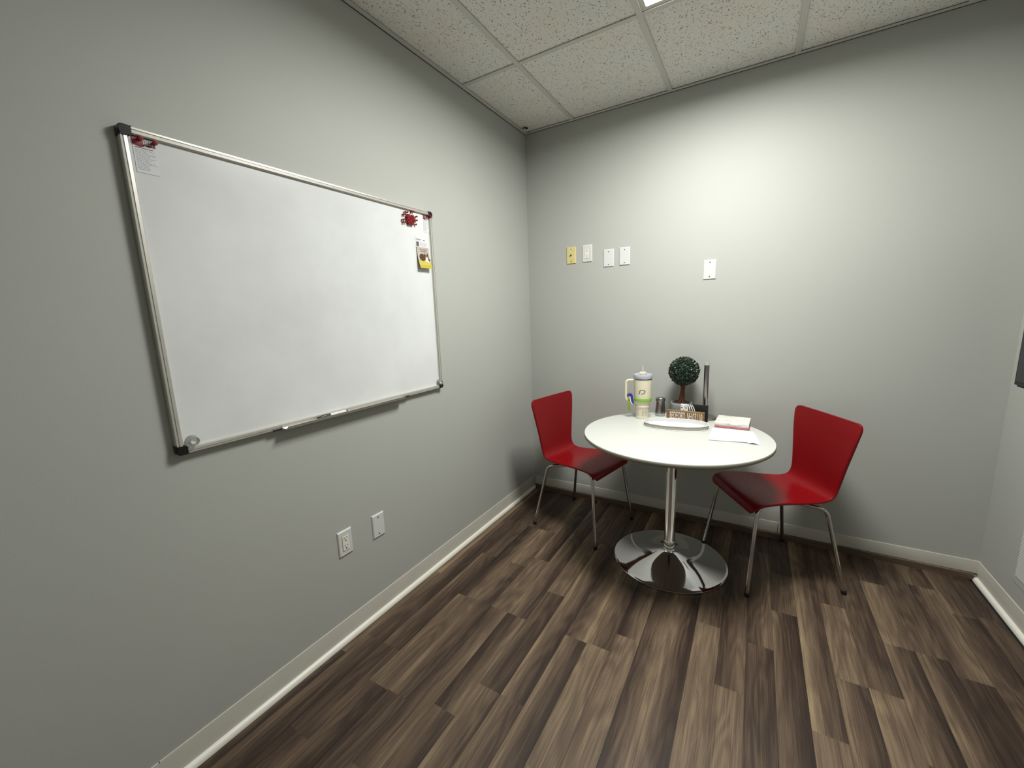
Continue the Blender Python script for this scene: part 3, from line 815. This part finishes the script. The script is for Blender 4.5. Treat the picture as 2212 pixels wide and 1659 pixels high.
# ============================================================ CHAIRS
def make_chair():
    ch = empty('side_chair')
    # centre-line profile: (x forward, z), half width, lateral cupping (edges raised/forward)
    prof = [(.2120, .407, .183, .0), (.2110, .420, .197, .0), (.202, .4350, .206, .0), (.182, .4460, .2095, .002), (.145, .4520, .209, .004), (.100, .4515, .206, .007),
            (.045, .4465, .197, .010), (-.015, .4400, .189, .012), (-.070, .4350, .180, .013), (-.118, .4335, .1725, .012), (-.158, .4370, .1675, .011),
            (-.190, .4490, .1650, .011), (-.2105, .4720, .1640, .012), (-.2210, .5050, .1650, .013), (-.2275, .5500, .1720, .014),
            (-.2330, .6050, .1820, .015), (-.2385, .6650, .1945, .015), (-.2435, .7250, .2070, .014), (-.2475, .7750, .2160, .012), (-.2505, .8100, .2210, .010),
            (-.2520, .8250, .2165, .009), (-.2530, .8350, .2090, .009), (-.2537, .8410, .1930, .009)]
    P = []
    for i in range(len(prof)-1):      # catmull-rom refinement
        p0 = prof[max(i-1, 0)]; p1 = prof[i]; p2 = prof[i+1]; p3 = prof[min(i+2, len(prof)-1)]
        for k in range(3):
            t = k/3
            P.append([.5*((2*b_)+(-a_+c_)*t+(2*a_-5*b_+4*c_-d_)*t*t+(-a_+3*b_-3*c_+d_)*t**3) for a_, b_, c_, d_ in zip(p0, p1, p2, p3)])
    P.append(list(prof[-1]))
    bm = bmesh.new(); NU = 24; grid = []
    for i, (x, z, hw, cup) in enumerate(P):
        a = P[max(i-1, 0)]; b = P[min(i+1, len(P)-1)]
        tx, tz = b[0]-a[0], b[1]-a[1]; l = math.hypot(tx, tz); nx, nz = tz/l, -tx/l     # normal to the sitter's side
        rowv = []
        for j in range(NU+1):
            u = -1+2*j/NU
            c = cup*u*u
            rowv.append(bm.verts.new((x+nx*c, u*hw, z+nz*c)))
        grid.append(rowv)
    for a, b in zip(grid, grid[1:]):
        for j in range(NU): bm.faces.new((a[j], a[j+1], b[j+1], b[j]))
    bmesh.ops.recalc_face_normals(bm, faces=bm.faces)
    me = bpy.data.meshes.new('seat_shell'); bm.to_mesh(me); bm.free()
    for p in me.polygons: p.use_smooth = True
    sh = link('seat_shell', me, 'red', ch)
    so = sh.modifiers.new('solid', 'SOLIDIFY'); so.thickness = .0105; so.offset = 0
    bv = sh.modifiers.new('bev', 'BEVEL'); bv.width = .0035; bv.segments = 3; bv.limit_method = 'ANGLE'; bv.angle_limit = math.radians(50)
    r = .0092
    for s in (1, -1):
        # front leg: from under the seat pan to the front corner, then down
        for pts in ([(.055, .085*s, .431), (.140, .152*s, .429), (.182, .183*s, .4175), (.233, .2315*s, .008)],
                    [(.000, .085*s, .427), (-.095, .134*s, .4165), (-.160, .171*s, .407), (-.233, .2315*s, .008)]):
            bm = bmesh.new(); path = fillet(pts[:1]+pts[1:3]+pts[3:], .045, 8)
            tube(bm, path, r, 16)
            lg = fin('leg', bm, 'chrome_leg', ch, smooth=40)
            d = (Vector(pts[3])-Vector(pts[2])).normalized(); e = Vector(pts[3])
            bm = bmesh.new(); tube(bm, [e-d*.012, e-d*.010, e-d*.002, Vector((e.x, e.y, .0035)), Vector((e.x, e.y, 0))], [.0098, .0112, .0115, .0112, .010], 16)
            fin('foot_cap', bm, 'foot', lg, smooth=40)
    bm = bmesh.new()
    for s in (1, -1): box(bm, -.035, .085, .075*s-.016, .075*s+.016, .4200, .4268, .001, 1)
    box(bm, .010, .040, -.075, .075, .4205, .4262)
    fin('mounting_plate', bm, 'chrome_leg', ch)
    return ch
c1 = make_chair(); c1.location = (.553, -.3475, 0); c1.rotation_euler[2] = math.radians(-12.1)
tag(c1, 'red shell chair with chrome legs on the left of the table, nearest the corner', 'chair', 'red chairs at the round table')
c2 = clone(c1); c2.location = (1.597, -.3495, 0); c2.rotation_euler[2] = math.radians(210.1)
c2['label'] = 'red shell chair with chrome legs on the right of the table, facing left'

# ============================================================ THINGS ON THE TABLE
Z = TZ
# tumbler
cu = empty('insulated_tumbler', (.906, -.264, Z)); tag(cu, 'cream insulated tumbler with a handle and straw standing on the table', 'tumbler')
bm = bmesh.new()
lathe(bm, [(0, 0), (.0355, 0), (.0375, .002), (.0375, .006), (.0365, .010), (.0362, .014), (.0385, .052), (.0392, .058), (.0425, .064), (.0425, .072), (.0405, .075), (.0425, .080), (.0485, .096), (.0500, .104), (.0520, .200), (.0520, .2235), (0, .2235)], 64)
body = fin('body', bm, 'cream', cu, smooth=40)
bm = bmesh.new(); lathe(bm, [(0, .2236), (.0528, .2236), (.0532, .2305), (0, .2305)], 64); fin('steel_rim', bm, 'steel', cu, smooth=40)
bm = bmesh.new(); lathe(bm, [(0, .2306), (.0540, .2306), (.0550, .236), (.0545, .252), (.0525, .2545), (.0490, .2510), (0, .2510)], 64); lid = fin('lid', bm, 'lid', cu, smooth=40)
bm = bmesh.new(); box(bm, -.0170, .0190, -.022, .010, .2511, .2675, .003, 2); fin('straw_stopper', bm, 'cream', lid)
bm = bmesh.new()
tube(bm, [(-.0010, -.004, .2510), (-.0012, -.0035, .28), (-.0030, -.003, .304)], .0047, 16); fin('straw', bm, 'straw', cu, smooth=40)
bm = bmesh.new(); lathe(bm, [(.0495, .0985), (.0520, .0985), (.0528, .1005), (.0528, .112), (.0520, .114), (.0505, .114)], 64, cap=False); fin('silicone_band', bm, 'lime', cu, smooth=40)
# handle points to the left in the picture: -x and a little toward the wall
ha = math.radians(196)
hd = Vector((math.cos(ha), math.sin(ha), 0))
bm = bmesh.new()
hp = [hd*.048+Vector((0, 0, .2180)), hd*.098+Vector((0, 0, .2180)), hd*.0985+Vector((0, 0, .106)), hd*.078+Vector((0, 0, .094)), hd*.049+Vector((0, 0, .1045))]
tube(bm, fillet(hp, .024, 8), .0074, 16, flat=(1.0, .85)); fin('handle', bm, 'cream', cu, smooth=40)
# ribbons tied to the handle
def ribbon(name, pts, wv, m, parent, th=.0008):
    bm = bmesh.new(); P_ = smoothpath(pts, 6); wv = Vector(wv)
    R_ = []
    for i, p in enumerate(P_):
        t = (P_[min(i+1, len(P_)-1)]-P_[max(i-1, 0)]).normalized(); n = t.cross(wv).normalized()*th
        R_.append([bm.verts.new(q_) for q_ in (p-wv-n, p+wv-n, p+wv+n, p-wv+n)])
    for a, b in zip(R_, R_[1:]):
        for i in range(4): bm.faces.new((a[i], a[(i+1) % 4], b[(i+1) % 4], b[i]))
    bm.faces.new(R_[0]); bm.faces.new(R_[-1]); return fin(name, bm, m, parent)
def hpnt(r_, z_, f=0): return hd*(r_*.92)+Vector((.0, -f, z_))
ribbon('ribbon', [hpnt(.080, .098, .009), hpnt(.082, .085, .013), hpnt(.083, .060, .011), hpnt(.080, .040, .008)], (.0075, 0, 0), 'olive', cu)
ribbon('ribbon', [hpnt(.085, .128, .010), hpnt(.078, .139, .016), hpnt(.068, .134, .020), hpnt(.062, .112, .022), hpnt(.056, .090, .024), hpnt(.052, .083, .024)], (.0070, 0, 0), 'violet', cu)
ribbon('ribbon', [hpnt(.078, .122, .012), hpnt(.073, .118, .018), hpnt(.071, .100, .019), hpnt(.064, .086, .022), hpnt(.059, .080, .023)], (.0040, 0, 0), 'white', cu)
bm = bmesh.new()
bmesh.ops.create_icosphere(bm, subdivisions=2, radius=.010, matrix=Matrix.Translation(hpnt(.086, .128, .010)) @ Matrix.Diagonal((1.1, .7, .9, 1)))
fin('ribbon_knot', bm, 'violet', cu, smooth=True)
bm = bmesh.new()
bmesh.ops.create_icosphere(bm, subdivisions=2, radius=.0085, matrix=Matrix.Translation(hpnt(.080, .108, .011)) @ Matrix.Diagonal((1.0, .7, .9, 1)))
fin('ribbon_knot', bm, 'lime', cu, smooth=True)
# emblem and measuring print wrapped on the body, facing the camera
fa = math.atan2(-2.7418+.238, 1.4725-.898)
def on_cyl(u, v, R_, a0=fa): a = a0+u/R_; return Vector((R_*math.cos(a), R_*math.sin(a), v))
def wrap(name, polys, R0, m, parent, a0=fa, th=.0004):
    bm = bmesh.new()
    for poly in polys:
        prism(bm, poly, lambda u, v, w_: on_cyl(u, v, (R0(v) if callable(R0) else R0)+w_, a0), th)
    return fin(name, bm, m, parent)
sh_ = lambda u, v: (u+(v-.154)*.30-.003, v)
D = []
def arcq(cx_, cz_, ra, rb, a0, a1, wd_, n=10):
    for i in range(n):
        t0 = a0+(a1-a0)*i/n; t1 = a0+(a1-a0)*(i+1)/n
        q_ = [(cx_+ra*math.cos(t0), cz_+rb*math.sin(t0)), (cx_+ra*math.cos(t1), cz_+rb*math.sin(t1)), (cx_+(ra-wd_)*math.cos(t1), cz_+(rb-wd_*.8)*math.sin(t1)), (cx_+(ra-wd_)*math.cos(t0), cz_+(rb-wd_*.8)*math.sin(t0))]
        D.append([sh_(*p) for p in q_])
arcq(.002, .154, .0165, .0135, -PI/2, PI/2, .0056)
D.append([sh_(*p) for p in ((-.0155, .1405), (.002, .1405), (.002, .1450), (-.0155, .1450))])
D.append([sh_(*p) for p in ((-.0175, .1405), (-.0118, .1405), (-.0118, .1675), (-.0175, .1675))])
D.append([sh_(*p) for p in ((-.0080, .1630), (.002, .1630), (.002, .1675), (-.0080, .1675))])
wrap('emblem', D, lambda v: .0500+(v-.104)/.096*.002+.0002, 'emblem', cu)
bars = []
r = random.Random(4)
for v in (.046, .037, .028, .019):
    u = -.002
    for q in range(3):
        l = r.uniform(.002, .005); bars.append([(u, v), (u+l, v), (u+l, v+.0026), (u, v+.0026)]); u += l+.0012
    u = .018
    for q in range(2):
        l = r.uniform(.002, .004); bars.append([(u, v+.001), (u+l, v+.001), (u+l, v+.0036), (u, v+.0036)]); u += l+.001
    u = -.030
    l = r.uniform(.003, .006); bars.append([(u, v-.001), (u+l, v-.001), (u+l, v+.0012), (u, v+.0012)])
for lo_, hi_ in ((-.05, -.01), (-.01, .014), (.014, .05)):
    wrap('measuring_print', [b_ for b_ in bars if lo_ <= b_[0][0] < hi_], lambda v: .0362+(v-.014)/.038*.0023+.0002, 'marks', cu, fa)

def zmap(z):      # proportions of the tall tumbler
    return z*1.12 if z < .12 else .1344+(z-.12)*(.272-.1344)/(.2545-.12)
def stretch(o):
    for ch in o.children:
        for v in ch.data.vertices: v.co.z = zmap(v.co.z)
        stretch(ch)
stretch(cu)
# shaker
sk = empty('salt_shaker', (.992, -.162, Z)); tag(sk, 'small brushed steel salt shaker with a glass foot beside the tumbler', 'salt shaker')
bm = bmesh.new(); lathe(bm, [(.0, 0), (.029, 0), (.0305, .002), (.0305, .018), (0, .018)], 40); fin('glass_jar', bm, 'glasspot', sk, smooth=40)
bm = bmesh.new(); lathe(bm, [(.0, .003), (.0275, .003), (.0275, .014), (0, .0145)], 32); fin('salt', bm, 'salt', sk, smooth=40)
bm = bmesh.new(); lathe(bm, [(.0, .0182), (.0302, .0182), (.0305, .021), (.0295, .035), (.0268, .060), (.0250, .080), (.0250, .089), (0, .089)], 40); fin('steel_sleeve', bm, 'steel', sk, smooth=40)
bm = bmesh.new(); lathe(bm, [(.0, .0892), (.0262, .0892), (.0285, .095), (.0290, .102), (.0278, .108), (.0245, .112), (.0210, .1105), (0, .1105)], 40); fin('cap', bm, 'steel', sk, smooth=30)

# topiary
tp_ = empty('potted_topiary', (1.108, -.128, Z)); tag(tp_, 'small artificial ball topiary with a twisted trunk in a grey pot', 'potted plant')
bm = bmesh.new(); lathe(bm, [(.0, 0), (.048, 0), (.052, .004), (.060, .070), (.0612, .086), (.0600, .088), (.0565, .087), (.0545, .076), (0, .076)], 56); fin('pot', bm, 'pot', tp_, smooth=40)
bm = bmesh.new(); lathe(bm, [(.0, .0762), (.0542, .0762), (.050, .081), (.03, .084), (0, .085)], 40); fin('soil', bm, 'soil', tp_, smooth=True)
ctr = Vector((.009, -.002, .279)); bm = bmesh.new()
for s in range(6):
    a0 = 2*PI*s/6; pts = []
    for i in range(15):
        t = i/14; a = a0+t*3.4; rr = .0105*(1-.35*math.sin(t*PI))+.007*(1-t)**3+.005*t**3
        pts.append(Vector((-.003+.011*t+.006*math.sin(t*2.5)*(1-t), -.002*t, .078+t*.17))+Vector((math.cos(a)*rr, math.sin(a)*rr, 0)))
    tube(bm, pts, [.0065-.0018*math.sin(PI*i/14) for i in range(15)], 8)
fin('trunk', bm, 'bark', tp_, smooth=60)
bm = bmesh.new(); lc = bm.verts.layers.float.new('leafc'); rl = random.Random(21)
core = bmesh.ops.create_icosphere(bm, subdivisions=3, radius=.0735, matrix=Matrix.Translation(ctr))
for v in core['verts']: v[lc] = 0.
NL = 1700
for i in range(NL):
    zz = 1-2*(i+.5)/NL; ph = i*2.399963
    d = Vector((math.sqrt(1-zz*zz)*math.cos(ph), math.sqrt(1-zz*zz)*math.sin(ph), zz))
    d = (d+Vector((rl.uniform(-.05, .05), rl.uniform(-.05, .05), rl.uniform(-.05, .05)))).normalized()
    p = ctr+d*rl.uniform(.073, .084)
    t = Vector((rl.uniform(-1, 1), rl.uniform(-1, 1), rl.uniform(-1, 1))); t = (t-d*t.dot(d)).normalized()
    dr = (d*rl.uniform(.35, 1.3)+t).normalized(); sd = dr.cross(d).normalized()
    L = rl.uniform(.009, .014); wd_ = L*.42; cval = rl.random()**1.6
    n_ = sd.cross(dr).normalized()
    pts = [p, p+dr*L*.45+sd*wd_+n_*.0012, p+dr*L, p+dr*L*.45-sd*wd_+n_*.0012, p+dr*L*.5-n_*.0006]
    vs = [bm.verts.new(q_) for q_ in pts]
    for v in vs: v[lc] = cval
    for a, b in ((0, 1), (1, 2), (2, 3), (3, 0)): bm.faces.new((vs[a], vs[b], vs[4]))
me = bpy.data.meshes.new('foliage'); bm.to_mesh(me); bm.free(); link('foliage', me, 'leaf', tp_)

# paper towel holder
ph_ = empty('towel_holder', (1.243, -.140, Z)); tag(ph_, 'upright steel paper towel holder with a round base behind the signs', 'paper towel holder')
bm = bmesh.new(); lathe(bm, [(.0, 0), (.062, 0), (.064, .002), (.064, .010), (.061, .014), (.040, .0165), (0, .0175)], 64); fin('base', bm, 'steel', ph_, smooth=30)
bm = bmesh.new(); lathe(bm, [(.0, .0176), (.0128, .0176), (.0135, .02), (.0142, .322), (0, .322)], 32); fin('rod', bm, 'steel', ph_, smooth=30)
bm = bmesh.new(); lathe(bm, [(.0, .3222), (.0135, .3222), (.0150, .328), (.0155, .336), (.0125, .342), (0, .344)], 32); fin('clear_finial', bm, 'clear', ph_, smooth=30)

# black box sign with a printed face
bs = empty('black_card_box', (1.193, -.226, Z), math.radians(-3)); tag(bs, 'small black box sign with a white printed face and wavy hair, behind the wooden sign', 'sign')
bwid, bhei = .148, .0985
bm = bmesh.new(); box(bm, -bwid/2, bwid/2, 0, .010, 0, bhei, .0006, 1); fin('board', bm, 'blackm', bs)
def onb(u, v, w_): return Vector((-bwid/2+u, -.0002-w_, v))
bm = bmesh.new()
prism(bm, [(0, bhei-.0008), (.038, bhei-.0008), (.042, .075), (.042, .050), (.036, .02), (0, .01)], onb, .0004)
# wavy strands
def strand(x_top, x_mid, x_bot, wid):
    for i in range(12):
        t0, t1 = i/12, (i+1)/12
        def X(t): return (1-t)**2*x_top+2*t*(1-t)*x_mid+t*t*x_bot
        z0, z1 = bhei-.001-.085*t0, bhei-.001-.085*t1
        w0 = wid*(.55+.45*math.sin(PI*min(1, t0*1.4+.15))); w1 = wid*(.55+.45*math.sin(PI*min(1, t1*1.4+.15)))
        prism(bm, [(X(t0), z0), (X(t0)+w0, z0), (X(t1)+w1, z1), (X(t1), z1)], onb, .0004)
strand(.040, .054, .052, .0060); strand(.049, .070, .064, .0058); strand(.058, .086, .076, .0050)
fin('printed_face', bm, 'siren_w', bs)
bm = bmesh.new()
def onb2(u, v, w_): return Vector((-bwid/2+u, -.0007-w_, v))
def eye(cx_, s):
    n = 10
    for i in range(n):      # brow + lid arcs
        t0, t1 = i/n, (i+1)/n
        for (amp, base, th) in ((.0095, .0790, .0030), (.0045, .0725, .0022)):
            f = lambda t: (cx_+s*(-.010+.020*t), base+amp*math.sin(PI*t*.62+.35))
            a_, b_ = f(t0), f(t1)
            prism(bm, [a_, b_, (b_[0], b_[1]-th), (a_[0], a_[1]-th)], onb2, .0003)
    prism(bm, ell(cx_+.001*s, .0738, .0042, .0030, 12), onb2, .0003)
eye(.004, 1) if False else None
eye(.0285, 1)
n = 8
for i in range(n):
    t0, t1 = i/n, (i+1)/n
    for (amp, base, th) in ((.0095, .0790, .0030), (.0045, .0725, .0022)):
        f = lambda t: (.0006+.0105*t, base+amp*math.cos(PI*t*.5))
        a_, b_ = f(t0), f(t1)
        prism(bm, [a_, b_, (b_[0], b_[1]-th), (a_[0], a_[1]-th)], onb2, .0003)
prism(bm, ell(.0055, .0738, .0040, .0030, 12), onb2, .0003)
prism(bm, [(.0165, .066), (.0185, .066), (.0175, .050), (.0155, .050)], onb2, .0003)
prism(bm, ell(.014, .036, .008, .0028, 14), onb2, .0003)
fin('printed_lines', bm, 'blackm', bs)

# wooden sign
ws = empty('wooden_sign', (1.1495, -.262, Z), math.radians(-1)); tag(ws, 'brown wooden block sign with white lettering behind the oval tray', 'sign')
bm = bmesh.new(); box(bm, -.1035, .1035, 0, .019, 0, .0625, .0012, 1); fin('block', bm, 'signwood', ws)
mt = Matrix(((1, 0, 0, 0), (0, 0, -1, -.0006), (0, 1, 0, .0305), (0, 0, 0, 1)))
def sign_txt(body, x0, x1):
    m4 = Matrix.Translation(((x0+x1)/2, 0, 0)) @ mt
    return text_obj('lettering', body, .062, .0004, 'whiteprint', ws, m4, fit=x1-x0)
sign_txt('BEDFORD,', -.084, .005); sign_txt('NH', .012, .036); sign_txt('03110', .041, .092)

# oval tray
TRa = math.radians(8.5)
ot = empty('oval_tray', (1.119, -.394, Z), TRa); tag(ot, 'white oval metal tray with a pierced side band at the middle of the table', 'tray')
A_, B_ = .168, .086
def oval(a, b, n=96, p=2.25):
    out = []
    for i in range(n):
        t = 2*PI*i/n; c, s = math.cos(t), math.sin(t)
        out.append((a*math.copysign(abs(c)**(2/p), c), b*math.copysign(abs(s)**(2/p), s)))
    return out
def ovl(bm, rings, n=96, cap0=False, cap1=False):
    R_ = [[bm.verts.new((x, y, z)) for x, y in oval(A_+d, B_+d, n)] for d, z in rings]
    for a, b in zip(R_, R_[1:]):
        for i in range(n): bm.faces.new((a[i], a[(i+1) % n], b[(i+1) % n], b[i]))
    if cap0: bm.faces.new(R_[0])
    if cap1: bm.faces.new(R_[-1])
bm = bmesh.new(); ovl(bm, [(-.0032, .003), (-.0032, .0055), (-.0034, .006)], cap0=True, cap1=True); fin('tray_floor', bm, 'tray', ot, smooth=30)
bm = bmesh.new(); ovl(bm, [(.0015, 0), (.004, .0008), (.004, .0025), (.002, .004), (-.001, .004), (-.001, 0), (.0015, 0)]); fin('foot_rim', bm, 'tray', ot, smooth=30)
bm = bmesh.new(); ovl(bm, [(-.0028, .0222), (.0005, .0222), (.0022, .0235), (.0022, .0262), (.0005, .0275), (-.0022, .0275), (-.0036, .0262), (-.0036, .0235), (-.0028, .0222)]); fin('top_rim', bm, 'tray', ot, smooth=30)
bm = bmesh.new(); ovl(bm, [(-.0022, .004), (-.0022, .0222), (-.0030, .0222), (-.0030, .004), (-.0022, .004)]); fin('inner_wall', bm, 'tray', ot, smooth=30)
bm = bmesh.new(); ovl(bm, [(-.0012, .004), (-.0012, .0222), (-.0021, .0222), (-.0021, .004), (-.0012, .004)]); sb = fin('side_band', bm, 'latback', ot, smooth=30)
bm = bmesh.new(); base_ = oval(A_, B_, 400)
def at(s_, off=0.):
    # arc-length param
    return None
L_ = [0]
for i in range(400): L_.append(L_[-1]+math.dist(base_[i], base_[(i+1) % 400]))
def pt_(s_):
    s_ = s_ % L_[-1]; lo, hi = 0, 400
    while hi-lo > 1:
        m_ = (lo+hi)//2
        if L_[m_] <= s_: lo = m_
        else: hi = m_
    t = (s_-L_[lo])/(L_[lo+1]-L_[lo]); a, b = base_[lo], base_[(lo+1) % 400]
    return a[0]+(b[0]-a[0])*t, a[1]+(b[1]-a[1])*t
NP = 44; step = L_[-1]/NP
for sg in (1, -1):         # two crossing waves make a lace of eyes, with a bead in each
    pth = []
    for i in range(NP*8+1):
        x, y = pt_(i*step/8); pth.append((x, y, .0130+sg*.0062*math.sin(PI*i/8)))
    tube(bm, pth, .0010, 5, cap=False)
for k in range(NP):
    x, y = pt_((k+.5)*step); bmesh.ops.create_icosphere(bm, subdivisions=1, radius=.0019, matrix=Matrix.Translation((x, y, .0130)))
    x, y = pt_(k*step)
    for z_ in (.0075, .0185): bmesh.ops.create_icosphere(bm, subdivisions=1, radius=.0013, matrix=Matrix.Translation((x, y, z_)))
fin('pierced_pattern', bm, 'lattice', sb)

# notebooks
def notebook(name, x0, x1, y0, y1, z0, th, m, lab, rz, wav=.0):
    o = empty(name, ((x0+x1)/2, (y0+y1)/2, z0), math.radians(rz)); tag(o, lab, 'notebook', 'notebooks stacked on the table')
    a, b = (x1-x0)/2, (y1-y0)/2
    for nm, za, zb in (('back_cover', 0, .0016), ('front_cover', th-.0016, th)):
        bm = bmesh.new(); box(bm, -a, a, -b, b, za, zb, .0005, 1); fin(nm, bm, m, o)
    bm = bmesh.new(); box(bm, -a+.002, a-.002, -b+.002, b-.002, .0016, th-.0016); fin('pages', bm, 'page', o)
    bm = bmesh.new()       # cover wrap on the side toward the camera, slightly wavy
    NN = 30; rr = random.Random(2)
    prof_ = [(-.0005, .0005), (-.0016, th*.3), (-.0018, th*.6), (-.0005, th-.0004), (.002, th-.0008), (.002, .0008)]
    rows = []
    for i in range(NN+1):
        x = -a+2*a*i/NN; dv = wav*math.sin(i*1.1)+wav*.5*rr.uniform(-1, 1)
        rows.append([bm.verts.new((x, -b+p_*1.0+dv*(1 if k_ in (1, 2) else .3), q_)) for k_, (p_, q_) in enumerate(prof_)])
    for p_, q_ in zip(rows, rows[1:]):
        for i in range(6): bm.faces.new((p_[i], p_[(i+1) % 6], q_[(i+1) % 6], q_[i]))
    bm.faces.new(rows[0]); bm.faces.new(rows[-1]); fin('spine', bm, m, o, smooth=40)
notebook('pink_notebook', 1.3125, 1.4795, -.3195, -.138, Z, .0125, 'marble_pink', 'pink notebook lying under the white marbled notebook', -1.5, .0006)
notebook('marbled_notebook', 1.3135, 1.4775, -.3175, -.146, Z+.0127, .0165, 'marble', 'white marbled notebook on top of the pink notebook', -2.5, .0004)

# loose papers
def paper(name, quad, z0, lab, lift, th=.0006, lines=None):
    """quad FL, FR, BR, BL in world xy; lift(u,v) height"""
    c = Vector((sum(q_[0] for q_ in quad)/4, sum(q_[1] for q_ in quad)/4, z0))
    o = empty(name, c); tag(o, lab, 'paper', 'papers on the table')
    N_ = 14
    def P_(u, v, h=0):
        a = Vector(quad[0]).lerp(Vector(quad[1]), u); b = Vector(quad[3]).lerp(Vector(quad[2]), u); q_ = a.lerp(b, v)
        return Vector((q_.x-c.x, q_.y-c.y, lift(u, v)+h))
    bm = bmesh.new(); up, dn = [], []
    for i in range(N_+1):
        up.append([bm.verts.new(P_(i/N_, j/N_, th)) for j in range(N_+1)]); dn.append([bm.verts.new(P_(i/N_, j/N_, 0)) for j in range(N_+1)])
    for i in range(N_):
        for j in range(N_):
            bm.faces.new((up[i][j], up[i+1][j], up[i+1][j+1], up[i][j+1])); bm.faces.new((dn[i][j], dn[i][j+1], dn[i+1][j+1], dn[i+1][j]))
    for i in range(N_):
        bm.faces.new((up[i][0], dn[i][0], dn[i+1][0], up[i+1][0])); bm.faces.new((up[i][N_], up[i+1][N_], dn[i+1][N_], dn[i][N_]))
        bm.faces.new((up[0][i], up[0][i+1], dn[0][i+1], dn[0][i])); bm.faces.new((up[N_][i], dn[N_][i], dn[N_][i+1], up[N_][i+1]))
    fin('sheet', bm, 'paper', o, smooth=50)
    if lines:
        bm = bmesh.new()
        for (u0, v0, u1, v1) in lines:
            d_ = Vector((u1-u0, v1-v0)); n_ = Vector((-d_.y, d_.x)).normalized()*.004
            q_ = [P_(u0-n_.x, v0-n_.y, th+.0001), P_(u1-n_.x, v1-n_.y, th+.0001), P_(u1+n_.x, v1+n_.y, th+.0001), P_(u0+n_.x, v0+n_.y, th+.0001)]
            bm.faces.new([bm.verts.new(x) for x in q_])
        for f in list(bm.faces): pass
        r_ = bmesh.ops.extrude_face_region(bm, geom=list(bm.faces))
        bmesh.ops.translate(bm, verts=[v for v in r_['geom'] if isinstance(v, bmesh.types.BMVert)], vec=(0, 0, .00008))
        fin('pencil_marks', bm, 'pencil', o)
M['pencil'] = mat('pencil', srgb(188, 189, 194), .8)
rr = random.Random(8)
sk_lines = []
for k in range(26):
    u, v = rr.uniform(.12, .85), rr.uniform(.15, .85); a = rr.uniform(0, PI); l = rr.uniform(.03, .10)
    sk_lines.append((u, v, min(.95, u+l*math.cos(a)), min(.95, max(.05, v+l*math.sin(a)))))
paper('loose_paper', [(1.365, -.570), (1.5280, -.5625), (1.4960, -.335), (1.345, -.345)], Z+.0002, 'loose white sheet with a lifted right edge, lowest of the papers',
      lambda u, v: .0002+.007*math.exp(-((u-.80)/.09)**2)*(1-v)**1.5, lines=[(.78, .12, .78, .16), (.72, .55, .72, .85)])
paper('sketch_pad', [(1.3030, -.5790), (1.4740, -.5560), (1.4520, -.3450), (1.3020, -.3450)], Z+.0012, 'thin white sketch pad on the table in front of the notebooks',
      lambda u, v: .0002+.0045*max(0, u-.25)**1.3*(1-v*.3), th=.0022, lines=sk_lines)
